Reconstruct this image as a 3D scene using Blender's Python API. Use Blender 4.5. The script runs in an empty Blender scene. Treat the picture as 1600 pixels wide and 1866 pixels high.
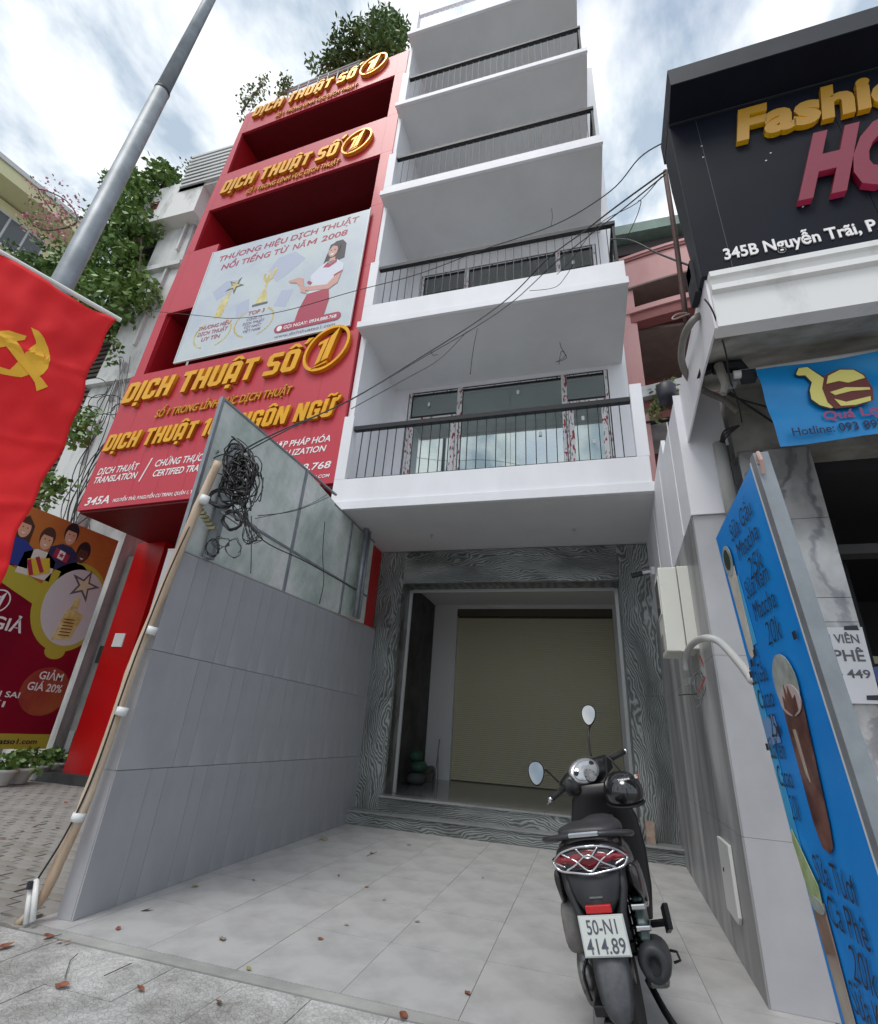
import bpy, bmesh, math, random
from mathutils import Vector, Matrix, noise
R_ = random.Random(7)
sc = bpy.context.scene
COL = sc.collection
rad = math.radians
PI = math.pi

# ------------------------------------------------------------------ camera
CAMH = 1.2
ROT = ((0.9622, -0.2671, 0.0529), (0.2648, 0.8728, -0.4100), (0.0634, 0.4085, 0.9105))  # cam right/fwd/up -> world (rows = world xyz)
cd = bpy.data.cameras.new('camera'); cam = bpy.data.objects.new('camera', cd); COL.objects.link(cam)
cd.sensor_fit = 'HORIZONTAL'; cd.sensor_width = 36; cd.lens = 902.4/1600*36
cd.clip_start = .05; cd.clip_end = 3000
def _row(i): return ROT[i]
RT = Matrix(ROT)
rt_, fw_, up_ = RT.col[0], RT.col[1], RT.col[2]
m = Matrix.Identity(4)
for i in range(3):
    m[i][0] = rt_[i]; m[i][1] = up_[i]; m[i][2] = -fw_[i]
m[2][3] = CAMH
cam.matrix_world = m
sc.camera = cam
sc.render.resolution_x = 878; sc.render.resolution_y = 1024
def at(px, py, ax, val):
    d = RT @ Vector((px-800, 902.4, -(py-933)))
    i = 'xyz'.index(ax); o = Vector((0, 0, CAMH)); t = (val-o[i])/d[i]
    return o+d*t

# ------------------------------------------------------------------ world, sun, exposure
W = bpy.data.worlds.new('World'); sc.world = W; W.use_nodes = True
nt = W.node_tree; nt.nodes.clear(); N = nt.nodes.new; L = nt.links.new
SUN_EL, SUN_AZ = rad(62), rad(200)      # hazy sun high behind the viewer
sky = N('ShaderNodeTexSky'); sky.sky_type = 'NISHITA'; sky.sun_disc = False
sky.sun_elevation = SUN_EL; sky.sun_rotation = SUN_AZ; sky.air_density = 1.0; sky.dust_density = 1.5
bg1 = N('ShaderNodeBackground'); bg1.inputs[1].default_value = .10; L(sky.outputs[0], bg1.inputs[0])
tc = N('ShaderNodeTexCoord')
sep = N('ShaderNodeSeparateXYZ'); L(tc.outputs['Generated'], sep.inputs[0])
ad = N('ShaderNodeMath'); ad.operation = 'MAXIMUM'; ad.inputs[1].default_value = 0; L(sep.outputs[2], ad.inputs[0])
ad2 = N('ShaderNodeMath'); ad2.operation = 'ADD'; ad2.inputs[1].default_value = .22; L(ad.outputs[0], ad2.inputs[0])
vd = N('ShaderNodeVectorMath'); vd.operation = 'DIVIDE'
cmb = N('ShaderNodeCombineXYZ')
for i in range(3): L(ad2.outputs[0], cmb.inputs[i])
L(tc.outputs['Generated'], vd.inputs[0]); L(cmb.outputs[0], vd.inputs[1])
mp = N('ShaderNodeMapping'); mp.inputs['Scale'].default_value = (2.3, 1.5, .0); mp.inputs['Rotation'].default_value = (0, 0, rad(25)); mp.inputs['Location'].default_value = (3.1, 1.7, 0)
L(vd.outputs[0], mp.inputs[0])
n1 = N('ShaderNodeTexNoise'); n1.inputs['Scale'].default_value = 1.25; n1.inputs['Detail'].default_value = 7; n1.inputs['Roughness'].default_value = .5; n1.inputs['Distortion'].default_value = .35
n2 = N('ShaderNodeTexNoise'); n2.inputs['Scale'].default_value = 2.3; n2.inputs['Detail'].default_value = 6; n2.inputs['Roughness'].default_value = .58; n2.inputs['Distortion'].default_value = .2
L(mp.outputs[0], n1.inputs[0]); L(mp.outputs[0], n2.inputs[0])
cov = N('ShaderNodeValToRGB'); cov.color_ramp.elements[0].position = .36; cov.color_ramp.elements[0].color = (.25, .25, .25, 1); cov.color_ramp.elements[1].position = .50
L(n1.outputs[0], cov.inputs[0])
cc = N('ShaderNodeValToRGB'); e = cc.color_ramp.elements
e[0].position = .38; e[0].color = (.27, .33, .40, 1); e[1].position = .58; e[1].color = (.70, .71, .72, 1)
k = e.new(.49); k.color = (.50, .54, .58, 1)
L(n2.outputs[0], cc.inputs[0])
bg2 = N('ShaderNodeBackground'); bg2.inputs[1].default_value = 1.0; L(cc.outputs[0], bg2.inputs[0])
mx = N('ShaderNodeMixShader'); L(cov.outputs[0], mx.inputs[0]); L(bg1.outputs[0], mx.inputs[1]); L(bg2.outputs[0], mx.inputs[2])
wo = N('ShaderNodeOutputWorld'); L(mx.outputs[0], wo.inputs[0])
sl = bpy.data.lights.new('sun', 'SUN'); sl.energy = .9; sl.angle = rad(22); sl.color = (1, .97, .92)
so = bpy.data.objects.new('sun', sl); COL.objects.link(so)
sd = Vector((math.sin(SUN_AZ)*math.cos(SUN_EL), math.cos(SUN_AZ)*math.cos(SUN_EL), math.sin(SUN_EL)))
so.rotation_euler = sd.to_track_quat('Z', 'Y').to_euler()
vs = sc.view_settings; vs.view_transform = 'Standard'; vs.look = 'None'; vs.gamma = 1; vs.exposure = 0.88; vs.use_curve_mapping = False

# ------------------------------------------------------------------ materials
def lin(c):
    if isinstance(c, str):
        c = tuple(int(c[i:i+2], 16)/255 for i in (0, 2, 4))
        c = tuple(x/12.92 if x <= .04045 else ((x+.055)/1.055)**2.4 for x in c)
    return (*c, 1)
MC = {}
def mat(name, c, rough=.6, metal=0, var=0, vscale=4, bump=0, bscale=30, c2=None, coord='Object', stretch=(1, 1, 1), spec=.5, coat=0, thr=None, trans=0, detail=6):
    if name in MC: return MC[name]
    M = bpy.data.materials.new(name); M.use_nodes = True; MC[name] = M
    t = M.node_tree; b = t.nodes['Principled BSDF']; a = t.nodes.new; l = t.links.new
    c = lin(c); b.inputs['Base Color'].default_value = c
    b.inputs['Roughness'].default_value = rough; b.inputs['Metallic'].default_value = metal
    b.inputs['Specular IOR Level'].default_value = spec; b.inputs['Coat Weight'].default_value = coat
    b.inputs['Coat Roughness'].default_value = .08
    if trans: b.inputs['Transmission Weight'].default_value = trans
    if var or c2 or bump:
        tx = a('ShaderNodeTexCoord'); mpp = a('ShaderNodeMapping'); mpp.inputs['Scale'].default_value = stretch
        l(tx.outputs[coord], mpp.inputs[0])
    if var or c2:
        n = a('ShaderNodeTexNoise'); n.inputs['Scale'].default_value = vscale; n.inputs['Detail'].default_value = detail; n.inputs['Roughness'].default_value = .6
        l(mpp.outputs[0], n.inputs[0])
        r = a('ShaderNodeValToRGB'); lo, hi = thr or (.35, .68)
        r.color_ramp.elements[0].position = lo; r.color_ramp.elements[1].position = hi
        if c2: r.color_ramp.elements[0].color = c; r.color_ramp.elements[1].color = lin(c2)
        else:
            r.color_ramp.elements[0].color = tuple(x*(1-var) for x in c[:3])+(1,)
            r.color_ramp.elements[1].color = tuple(min(1, x*(1+var)) for x in c[:3])+(1,)
        l(n.outputs[0], r.inputs[0]); l(r.outputs[0], b.inputs['Base Color'])
    if bump:
        n = a('ShaderNodeTexNoise'); n.inputs['Scale'].default_value = bscale; n.inputs['Detail'].default_value = 5
        l(mpp.outputs[0], n.inputs[0])
        bp = a('ShaderNodeBump'); bp.inputs['Strength'].default_value = bump; bp.inputs['Distance'].default_value = .01
        l(n.outputs[0], bp.inputs['Height']); l(bp.outputs[0], b.inputs['Normal'])
    return M
def veined(name, c1, c2, scale=3, dist=6, rough=.35, stretch=(1, 1, 1), c3=None, rot=(0, 0, 0), bump=0, pos=(.3, .62), warp=None):
    if name in MC: return MC[name]
    M = bpy.data.materials.new(name); M.use_nodes = True; MC[name] = M
    t = M.node_tree; b = t.nodes['Principled BSDF']; a = t.nodes.new; l = t.links.new
    tx = a('ShaderNodeTexCoord'); mpp = a('ShaderNodeMapping'); mpp.inputs['Scale'].default_value = stretch; mpp.inputs['Rotation'].default_value = rot
    l(tx.outputs['Object'], mpp.inputs[0])
    nz = a('ShaderNodeTexNoise'); nz.inputs['Scale'].default_value = .9; nz.inputs['Detail'].default_value = 4.5; l(mpp.outputs[0], nz.inputs[0])
    sub = a('ShaderNodeVectorMath'); sub.operation = 'SUBTRACT'; sub.inputs[1].default_value = (.5, .5, .5); l(nz.outputs['Color'], sub.inputs[0])
    sca = a('ShaderNodeVectorMath'); sca.operation = 'SCALE'; sca.inputs[3].default_value = warp if warp else dist*.12; l(sub.outputs[0], sca.inputs[0])
    add = a('ShaderNodeVectorMath'); l(mpp.outputs[0], add.inputs[0]); l(sca.outputs[0], add.inputs[1])
    w = a('ShaderNodeTexWave'); w.wave_type = 'BANDS'; w.bands_direction = 'X'; w.inputs['Scale'].default_value = scale; w.inputs['Distortion'].default_value = dist
    w.inputs['Detail'].default_value = 5; w.inputs['Detail Scale'].default_value = 1.3; w.inputs['Detail Roughness'].default_value = .62
    l(add.outputs[0], w.inputs[0])
    r = a('ShaderNodeValToRGB'); r.color_ramp.elements[0].position = pos[0]; r.color_ramp.elements[0].color = lin(c1)
    r.color_ramp.elements[1].position = pos[1]; r.color_ramp.elements[1].color = lin(c2)
    if c3: k = r.color_ramp.elements.new(.45); k.color = lin(c3)
    l(w.outputs[0], r.inputs[0])
    n2 = a('ShaderNodeTexNoise'); n2.inputs['Scale'].default_value = 1.7; n2.inputs['Detail'].default_value = 5; l(add.outputs[0], n2.inputs[0])
    r2 = a('ShaderNodeValToRGB'); r2.color_ramp.elements[0].position = .35; r2.color_ramp.elements[0].color = (.50, .50, .50, 1); r2.color_ramp.elements[1].position = .66; r2.color_ramp.elements[1].color = (1.25, 1.25, 1.25, 1)
    l(n2.outputs[0], r2.inputs[0])
    mm = a('ShaderNodeMix'); mm.data_type = 'RGBA'; mm.blend_type = 'MULTIPLY'; mm.inputs[0].default_value = 1
    l(r.outputs[0], mm.inputs[6]); l(r2.outputs[0], mm.inputs[7]); l(mm.outputs[2], b.inputs['Base Color'])
    b.inputs['Roughness'].default_value = rough
    return M

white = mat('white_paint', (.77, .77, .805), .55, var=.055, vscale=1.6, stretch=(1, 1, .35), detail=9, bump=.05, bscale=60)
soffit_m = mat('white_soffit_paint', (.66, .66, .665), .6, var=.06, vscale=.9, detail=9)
redp = mat('red_panel', (.50, .022, .045), .48, var=.06, vscale=.7, coat=.10)
redb = mat('red_pillar_paint', 'b8080f', .35, var=.08, vscale=1.0)
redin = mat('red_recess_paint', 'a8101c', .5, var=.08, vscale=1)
gold = mat('gold_letter', 'e0a21c', .28, .35, var=.1, vscale=5)
goldside = mat('gold_plain', 'c98a18', .4, .2)
whitel = mat('white_lettering', (.82, .80, .80), .5)
goldprint = mat('gold_lettering_thin', 'e3b45a', .4, .2)
blackp = mat('black_metal', (.012, .014, .017), .5, 0, spec=.3)
dark = mat('dark_void', (.012, .012, .013), .8)
galv = mat('galvanised_steel', (.25, .275, .30), .5, .35, var=.18, vscale=6, bump=.05, bscale=25)
tile_m = mat('grey_wall_tile', (.30, .307, .33), .42, c2=(.44, .447, .468), vscale=1.8, stretch=(1, 1.0, .55), thr=(.25, .75), detail=10, bump=.04, bscale=18)
tile_r = veined('grey_streaked_tile', (.33, .33, .335), (.44, .435, .43), 1.6, 5, .4, (1.6, 1.6, .28), pos=(.1, .9))
tile_l = mat('grey_light_tile', (.36, .36, .38), .42, c2=(.45, .45, .46), vscale=1.6, bump=.04)
floor_m = mat('porch_floor_tile', (.29, .286, .282), .5, c2=(.46, .457, .453), vscale=3.0, thr=(.20, .58), bump=.05, bscale=12, detail=9)
marble_d = veined('dark_wave_marble', (.085, .10, .10), (.37, .385, .375), 9, 3.0, .3, (1.3, 1.3, .58), c3=(.18, .20, .19), pos=(.0, 1.0), warp=1.35)
marble_h = veined('dark_wave_marble_flat', (.085, .10, .10), (.37, .385, .375), 9, 3.0, .3, (.58, 1.3, 1.3), c3=(.18, .20, .19), rot=(0, rad(90), 0), pos=(.0, 1.0), warp=1.35)
marble_l = veined('light_veined_marble', (.62, .62, .61), (.36, .36, .38), 1.3, 9, .22, (1.6, 1.6, 1.0), pos=(.6, 1.0))
concrete = mat('weathered_concrete', (.27, .27, .26), .8, c2=(.42, .42, .40), vscale=2.5, bump=.3, bscale=12, stretch=(1, 1, .5))
oldwhite = mat('old_white_plaster', (.30, .31, .31), .75, c2=(.62, .63, .62), vscale=1.3, thr=(.3, .55), bump=.2, bscale=9, stretch=(1.2, 1.2, .4), detail=9)
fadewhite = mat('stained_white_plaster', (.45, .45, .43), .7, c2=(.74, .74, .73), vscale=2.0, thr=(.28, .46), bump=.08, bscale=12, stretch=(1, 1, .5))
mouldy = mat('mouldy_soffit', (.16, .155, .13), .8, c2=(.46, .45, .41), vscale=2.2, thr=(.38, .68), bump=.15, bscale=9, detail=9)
pink = mat('pink_plaster', (.60, .34, .33), .7, c2=(.54, .27, .26), vscale=1.5, stretch=(1, 1, .4), bump=.05)
pinkd = mat('dark_red_plaster', (.25, .08, .075), .7, var=.1)
taupe = mat('taupe_plaster', (.20, .15, .13), .8, var=.1)
cream = mat('cream_wall', 'd2cfa6', .7, var=.06, vscale=.3)
blackglass = mat('black_sign_panel', (.005, .007, .014), .55, var=.2, vscale=3, spec=.12)
greyalu = mat('grey_aluminium', (.030, .033, .040), .55, 0, var=.15, spec=.2)
yellow = mat('yellow_letter', 'f0bd1c', .35, var=.05)
magenta = mat('pink_red_letter', 'd43d66', .3, coat=.3)
blueb = mat('blue_banner', '0a7fc4', .38, c2='0f8fd2', vscale=2.5, bump=.25, bscale=6)
blue2 = mat('blue_menu_board', '0c7fd8', .35, c2='1090e6', vscale=3, thr=(.3, .7))
blue3 = mat('faded_blue_strip', '3fa2d6', .4, var=.1)
darkblue = mat('dark_navy_lettering', '11214a', .5)
bunm = mat('burger_yellow', 'e6dc7c', .5); brown = mat('burger_brown', '6e2e28', .5); ink = mat('black_ink', (.02, .02, .03), .5)
lettpink = mat('rose_lettering', 'a24a74', .5)
bamboo = mat('weathered_bamboo', 'cdbaa4', .6, c2='a08468', vscale=3, stretch=(3, 3, .5), bump=.2, bscale=20)
tape = mat('white_tape', (.7, .72, .72), .4)
pvc = mat('white_pvc', (.74, .74, .72), .35)
greyhose = mat('grey_conduit', (.21, .20, .18), .5, var=.15)
lighthose = mat('light_grey_conduit', (.45, .45, .44), .4)
cable = mat('black_cable', (.012, .012, .013), .45)
cablegrey = mat('grey_cable', (.12, .12, .12), .5)
boxm = mat('ivory_plastic', (.60, .60, .52), .45, c2=(.66, .66, .60), vscale=9, thr=(.25, .35))
rust = mat('rusty_steel', (.075, .035, .028), .7, var=.4, vscale=8)
leaf1 = mat('leaf_green', (.075, .16, .03), .5, c2=(.19, .31, .07), vscale=1.6, thr=(.35, .65))
leaf2 = mat('leaf_dark_green', (.055, .115, .025), .5, c2=(.14, .23, .055), vscale=1.2, thr=(.35, .65))
leafo = mat('leaf_olive', (.11, .16, .05), .5, c2=(.22, .27, .09), vscale=3)
flower = mat('bougainvillea_pink', (.52, .10, .20), .5, c2=(.62, .30, .36), vscale=6)
bark = mat('bark', (.08, .06, .045), .85, var=.3)
dry1 = mat('dry_leaf_red', (.20, .055, .035), .6, c2=(.28, .11, .06), vscale=20)
dry2 = mat('dry_leaf_yellow', (.30, .27, .07), .6, c2=(.22, .17, .08), vscale=20)
flagm = mat('red_flag_cloth', 'e8161c', .75, c2='d80f18', vscale=3)
flagy = mat('yellow_flag_print', 'e8b030', .75, var=.05)
potm = mat('white_pot', (.62, .62, .60), .4, var=.08)
shut_m = mat('roller_shutter_cream', (.70, .66, .48), .5)
trim_m = mat('aluminium_trim', (.50, .51, .50), .4, .3)
paver_a = mat('paver_grey', (.24, .235, .225), .85, c2=(.32, .31, .29), vscale=3, bump=.25, bscale=30)
paver_b = mat('paver_warm_grey', (.21, .20, .18), .85, c2=(.29, .275, .25), vscale=3, bump=.25, bscale=30)
ground_m = mat('cement_ground', (.22, .215, .205), .9, c2=(.34, .335, .32), vscale=5, bump=.3, bscale=15)

# clear glass: reflective sheet one can see through
def glassmat(name, tint=(.75, .85, .82), refl=.25):
    if name in MC: return MC[name]
    M = bpy.data.materials.new(name); M.use_nodes = True; MC[name] = M
    t = M.node_tree; t.nodes.clear(); a = t.nodes.new; l = t.links.new
    g = a('ShaderNodeBsdfGlossy'); g.inputs['Roughness'].default_value = .02; g.inputs['Color'].default_value = (.9, .95, .95, 1)
    tr = a('ShaderNodeBsdfTransparent'); tr.inputs[0].default_value = lin(tint)
    fr = a('ShaderNodeFresnel'); fr.inputs[0].default_value = 1.5
    ad = a('ShaderNodeMath'); ad.operation = 'ADD'; ad.inputs[1].default_value = refl*.2; l(fr.outputs[0], ad.inputs[0])
    mxs = a('ShaderNodeMixShader'); l(ad.outputs[0], mxs.inputs[0]); l(tr.outputs[0], mxs.inputs[1]); l(g.outputs[0], mxs.inputs[2])
    o = a('ShaderNodeOutputMaterial'); l(mxs.outputs[0], o.inputs[0])
    return M
glass = glassmat('window_glass', (.80, .90, .88), 1.5)
# dusty, plaster-splashed screen glass: mostly diffuse dirt over green glass
def dirtyglass():
    M = bpy.data.materials.new('dusty_green_glass'); M.use_nodes = True
    t = M.node_tree; b = t.nodes['Principled BSDF']; a = t.nodes.new; l = t.links.new
    tx = a('ShaderNodeTexCoord')
    n = a('ShaderNodeTexNoise'); n.inputs['Scale'].default_value = 1.1; n.inputs['Detail'].default_value = 8; n.inputs['Roughness'].default_value = .65
    n3 = a('ShaderNodeTexNoise'); n3.inputs['Scale'].default_value = 9; n3.inputs['Detail'].default_value = 5
    l(tx.outputs['Object'], n.inputs[0]); l(tx.outputs['Object'], n3.inputs[0])
    r = a('ShaderNodeValToRGB'); r.color_ramp.elements[0].position = .33; r.color_ramp.elements[0].color = (.42, .50, .46, 1); r.color_ramp.elements[1].position = .62; r.color_ramp.elements[1].color = (.72, .73, .72, 1)
    k = r.color_ramp.elements.new(.47); k.color = (.56, .62, .58, 1)
    l(n.outputs[0], r.inputs[0])
    r3 = a('ShaderNodeValToRGB'); r3.color_ramp.elements[0].position = .3; r3.color_ramp.elements[0].color = (.75, .75, .75, 1); r3.color_ramp.elements[1].position = .6
    l(n3.outputs[0], r3.inputs[0])
    mm = a('ShaderNodeMix'); mm.data_type = 'RGBA'; mm.blend_type = 'MULTIPLY'; mm.inputs[0].default_value = .6
    l(r.outputs[0], mm.inputs[6]); l(r3.outputs[0], mm.inputs[7]); l(mm.outputs[2], b.inputs['Base Color'])
    b.inputs['Roughness'].default_value = .3; b.inputs['Coat Weight'].default_value = .15; b.inputs['Coat Roughness'].default_value = .2
    r2 = a('ShaderNodeValToRGB'); r2.color_ramp.elements[0].position = .3; r2.color_ramp.elements[0].color = (.90, .90, .90, 1); r2.color_ramp.elements[1].position = .5
    l(n.outputs[0], r2.inputs[0]); l(r2.outputs[0], b.inputs['Alpha'])
    return M
dglass = dirtyglass()
# protective film on the window frames: white with red/blue-ish printed dashes
def filmmat():
    M = bpy.data.materials.new('printed_protective_film'); M.use_nodes = True
    t = M.node_tree; b = t.nodes['Principled BSDF']; a = t.nodes.new; l = t.links.new
    tx = a('ShaderNodeTexCoord'); n = a('ShaderNodeTexNoise'); mpp = a('ShaderNodeMapping'); mpp.inputs['Scale'].default_value = (3, 3, 1)
    l(tx.outputs['Object'], mpp.inputs[0]); l(mpp.outputs[0], n.inputs[0])
    n.inputs['Scale'].default_value = 7; n.inputs['Detail'].default_value = 1
    r = a('ShaderNodeValToRGB'); r.color_ramp.interpolation = 'CONSTANT'; e = r.color_ramp.elements
    e[0].position = 0; e[0].color = (.30, .035, .05, 1); e[1].position = .40; e[1].color = (.66, .66, .66, 1)
    k = e.new(.66); k.color = (.22, .21, .21, 1)
    l(n.outputs[0], r.inputs[0]); l(r.outputs[0], b.inputs['Base Color']); b.inputs['Roughness'].default_value = .35
    return M
film = filmmat()
# embossed cement sidewalk tile: concentric arcs by bump on object coordinates (each 0.4 m tile its own object)
def archmat():
    M = bpy.data.materials.new('embossed_cement_tile'); M.use_nodes = True
    t = M.node_tree; b = t.nodes['Principled BSDF']; a = t.nodes.new; l = t.links.new
    tx = a('ShaderNodeTexCoord')
    mpp = a('ShaderNodeMapping'); mpp.inputs['Location'].default_value = (.0, .0, 0); l(tx.outputs['Object'], mpp.inputs[0])
    ln = a('ShaderNodeVectorMath'); ln.operation = 'LENGTH'; l(mpp.outputs[0], ln.inputs[0])
    ml = a('ShaderNodeMath'); ml.operation = 'MULTIPLY'; ml.inputs[1].default_value = 2*PI/.05; l(ln.outputs['Value'], ml.inputs[0])
    sn = a('ShaderNodeMath'); sn.operation = 'SINE'; l(ml.outputs[0], sn.inputs[0])
    rr = a('ShaderNodeValToRGB'); rr.color_ramp.elements[0].position = .0; rr.color_ramp.elements[1].position = .35
    l(sn.outputs[0], rr.inputs[0])
    n = a('ShaderNodeTexNoise'); n.inputs['Scale'].default_value = 28; n.inputs['Detail'].default_value = 6; l(tx.outputs['Object'], n.inputs[0])
    vo = a('ShaderNodeTexVoronoi'); vo.inputs['Scale'].default_value = 45; vo.feature = 'DISTANCE_TO_EDGE'; l(tx.outputs['Object'], vo.inputs[0])
    vr = a('ShaderNodeValToRGB'); vr.color_ramp.elements[1].position = .10; l(vo.outputs['Distance'], vr.inputs[0])
    h1 = a('ShaderNodeMath'); h1.operation = 'MULTIPLY_ADD'; h1.inputs[1].default_value = .38; l(rr.outputs[0], h1.inputs[0]); l(vr.outputs[0], h1.inputs[2])
    h2 = a('ShaderNodeMath'); h2.operation = 'MULTIPLY_ADD'; h2.inputs[1].default_value = .9; l(n.outputs[0], h2.inputs[0]); l(h1.outputs[0], h2.inputs[2])
    bp = a('ShaderNodeBump'); bp.inputs['Strength'].default_value = .55; bp.inputs['Distance'].default_value = .005; l(h2.outputs[0], bp.inputs['Height']); l(bp.outputs[0], b.inputs['Normal'])
    tg = a('ShaderNodeNewGeometry')
    n2 = a('ShaderNodeTexNoise'); n2.inputs['Scale'].default_value = 2.2; n2.inputs['Detail'].default_value = 10; n2.inputs['Roughness'].default_value = .7; l(tg.outputs['Position'], n2.inputs[0])
    r = a('ShaderNodeValToRGB'); r.color_ramp.elements[0].position = .35; r.color_ramp.elements[0].color = (.24, .235, .22, 1); r.color_ramp.elements[1].position = .60; r.color_ramp.elements[1].color = (.52, .52, .51, 1)
    l(n2.outputs[0], r.inputs[0])
    mm = a('ShaderNodeMix'); mm.data_type = 'RGBA'; mm.blend_type = 'MULTIPLY'; mm.inputs[0].default_value = .22
    l(r.outputs[0], mm.inputs[6]); l(h1.outputs[0], mm.inputs[7]); l(mm.outputs[2], b.inputs['Base Color']); b.inputs['Roughness'].default_value = .85
    return M
arch = archmat()

# ------------------------------------------------------------------ mesh helpers
def tagit(o, label=None, cat=None, group=None, kind=None):
    if label: o['label'] = label
    if cat: o['category'] = cat
    if group: o['group'] = group
    if kind: o['kind'] = kind
    return o
def empty(name, loc=(0, 0, 0), rz=0, label=None, cat=None, group=None):
    o = bpy.data.objects.new(name, None); COL.objects.link(o); o.location = loc; o.rotation_euler = (0, 0, rz)
    o.empty_display_size = .1
    return tagit(o, label, cat, group)
def link(name, me, m=None, parent=None, smooth=False, **kw):
    o = bpy.data.objects.new(name, me); COL.objects.link(o)
    if m:
        for mm in (m if isinstance(m, (list, tuple)) else [m]): me.materials.append(mm)
    if parent: o.parent = parent
    if smooth:
        for p in me.polygons: p.use_smooth = True
    return tagit(o, **kw)
class MB:
    def __init__(s): s.v = []; s.f = []; s.mi = []
    def add(s, vs, fs, mi=0):
        b = len(s.v); s.v += [tuple(x) for x in vs]; s.f += [tuple(i+b for i in f) for f in fs]; s.mi += [mi]*len(fs); return s
    def box(s, x0, x1, y0, y1, z0, z1, mi=0):
        return s.add([(x0, y0, z0), (x1, y0, z0), (x1, y1, z0), (x0, y1, z0), (x0, y0, z1), (x1, y0, z1), (x1, y1, z1), (x0, y1, z1)],
                     [(0, 3, 2, 1), (4, 5, 6, 7), (0, 1, 5, 4), (1, 2, 6, 5), (2, 3, 7, 6), (3, 0, 4, 7)], mi)
    def hexa(s, P, mi=0): return s.add(P, [(0, 3, 2, 1), (4, 5, 6, 7), (0, 1, 5, 4), (1, 2, 6, 5), (2, 3, 7, 6), (3, 0, 4, 7)], mi)
    def prism(s, pts, z0, z1, axis='z', mi=0):
        n = len(pts)
        def P(a, b, c): return {'z': (a, b, c), 'y': (a, c, b), 'x': (c, a, b)}[axis]
        vs = [P(a, b, z0) for a, b in pts]+[P(a, b, z1) for a, b in pts]
        fs = [tuple(range(n))[::-1], tuple(range(n, 2*n))]+[(i, (i+1) % n, n+(i+1) % n, n+i) for i in range(n)]
        return s.add(vs, fs, mi)
    def tube(s, pts, r, n=6, mi=0, cap=True):
        pts = [Vector(p) for p in pts]; rs = r if isinstance(r, (list, tuple)) else [r]*len(pts)
        t0 = (pts[1]-pts[0]).normalized(); up = Vector((0, 0, 1)) if abs(t0.z) < .9 else Vector((1, 0, 0))
        a = t0.cross(up).normalized(); vs = []
        for i, p in enumerate(pts):
            t = (pts[min(i+1, len(pts)-1)]-pts[max(i-1, 0)])
            t = t.normalized() if t.length > 1e-9 else t0
            a = (a-t*a.dot(t)); a = a.normalized() if a.length > 1e-6 else t.orthogonal().normalized()
            b = t.cross(a)
            for k in range(n):
                th = 2*PI*k/n; vs.append(p+(a*math.cos(th)+b*math.sin(th))*rs[i])
        fs = []
        for i in range(len(pts)-1):
            for k in range(n): fs.append((i*n+k, i*n+(k+1) % n, (i+1)*n+(k+1) % n, (i+1)*n+k))
        if cap: fs += [tuple(range(n))[::-1], tuple((len(pts)-1)*n+k for k in range(n))]
        return s.add(vs, fs, mi)
    def loft(s, rings, cap=True, mi=0, closed=False):
        n = len(rings[0]); vs = [p for r in rings for p in r]; fs = []
        m = len(rings)
        for i in range(m if closed else m-1):
            j = (i+1) % m
            for k in range(n): fs.append((i*n+k, i*n+(k+1) % n, j*n+(k+1) % n, j*n+k))
        if cap and not closed: fs += [tuple(range(n))[::-1], tuple((m-1)*n+k for k in range(n))]
        return s.add(vs, fs, mi)
    def lathe(s, prof, n=20, c=(0, 0, 0), axis='z', mi=0):
        rings = []
        for r, h in prof:
            ring = []
            for k in range(n):
                t = 2*PI*k/n; a, b = r*math.cos(t), r*math.sin(t)
                p = {'z': (a, b, h), 'x': (h, a, b), 'y': (a, h, b)}[axis]
                ring.append((p[0]+c[0], p[1]+c[1], p[2]+c[2]))
            rings.append(ring)
        return s.loft(rings, mi=mi)
    def mesh(s, name='mesh', fix=True):
        me = bpy.data.meshes.new(name); me.from_pydata(s.v, [], s.f)
        for p, i in zip(me.polygons, s.mi): p.material_index = i
        if fix:
            bm = bmesh.new(); bm.from_mesh(me); bmesh.ops.recalc_face_normals(bm, faces=bm.faces); bm.to_mesh(me); bm.free()
        me.update(); return me
    def obj(s, name, m, parent=None, smooth=False, bevel=0, **kw):
        o = link(name, s.mesh(name), m, parent, smooth, **kw)
        if bevel:
            b = o.modifiers.new('bevel', 'BEVEL'); b.width = bevel; b.segments = 2; b.limit_method = 'ANGLE'
        return o
def sel(rx, rz, n=2.5, c=(0, 0, 0), plane='xz', k=20, tilt=0):
    """superellipse ring"""
    out = []
    for i in range(k):
        t = 2*PI*i/k; ct, st = math.cos(t), math.sin(t)
        a = rx*math.copysign(abs(ct)**(2/n), ct); b = rz*math.copysign(abs(st)**(2/n), st)
        if plane == 'xz': p = (c[0]+a, c[1]+b*math.sin(tilt), c[2]+b*math.cos(tilt))
        elif plane == 'xy': p = (c[0]+a, c[1]+b*math.cos(tilt), c[2]+b*math.sin(tilt))
        else: p = (c[0], c[1]+a, c[2]+b)
        out.append(p)
    return out
def flat(name, pts, v, m, parent, t=.003, **kw):
    """thin plate with outline pts (u,z), front face at local y = v"""
    return MB().prism(pts, v, v+t, axis='y').obj(name, m, parent, **kw)
def ell(cx, cz, rx, rz, n=24, a0=0, a1=2*PI):
    return [(cx+rx*math.cos(a0+(a1-a0)*i/n), cz+rz*math.sin(a0+(a1-a0)*i/n)) for i in range(n if a1-a0 >= 2*PI-1e-6 else n+1)]
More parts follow.
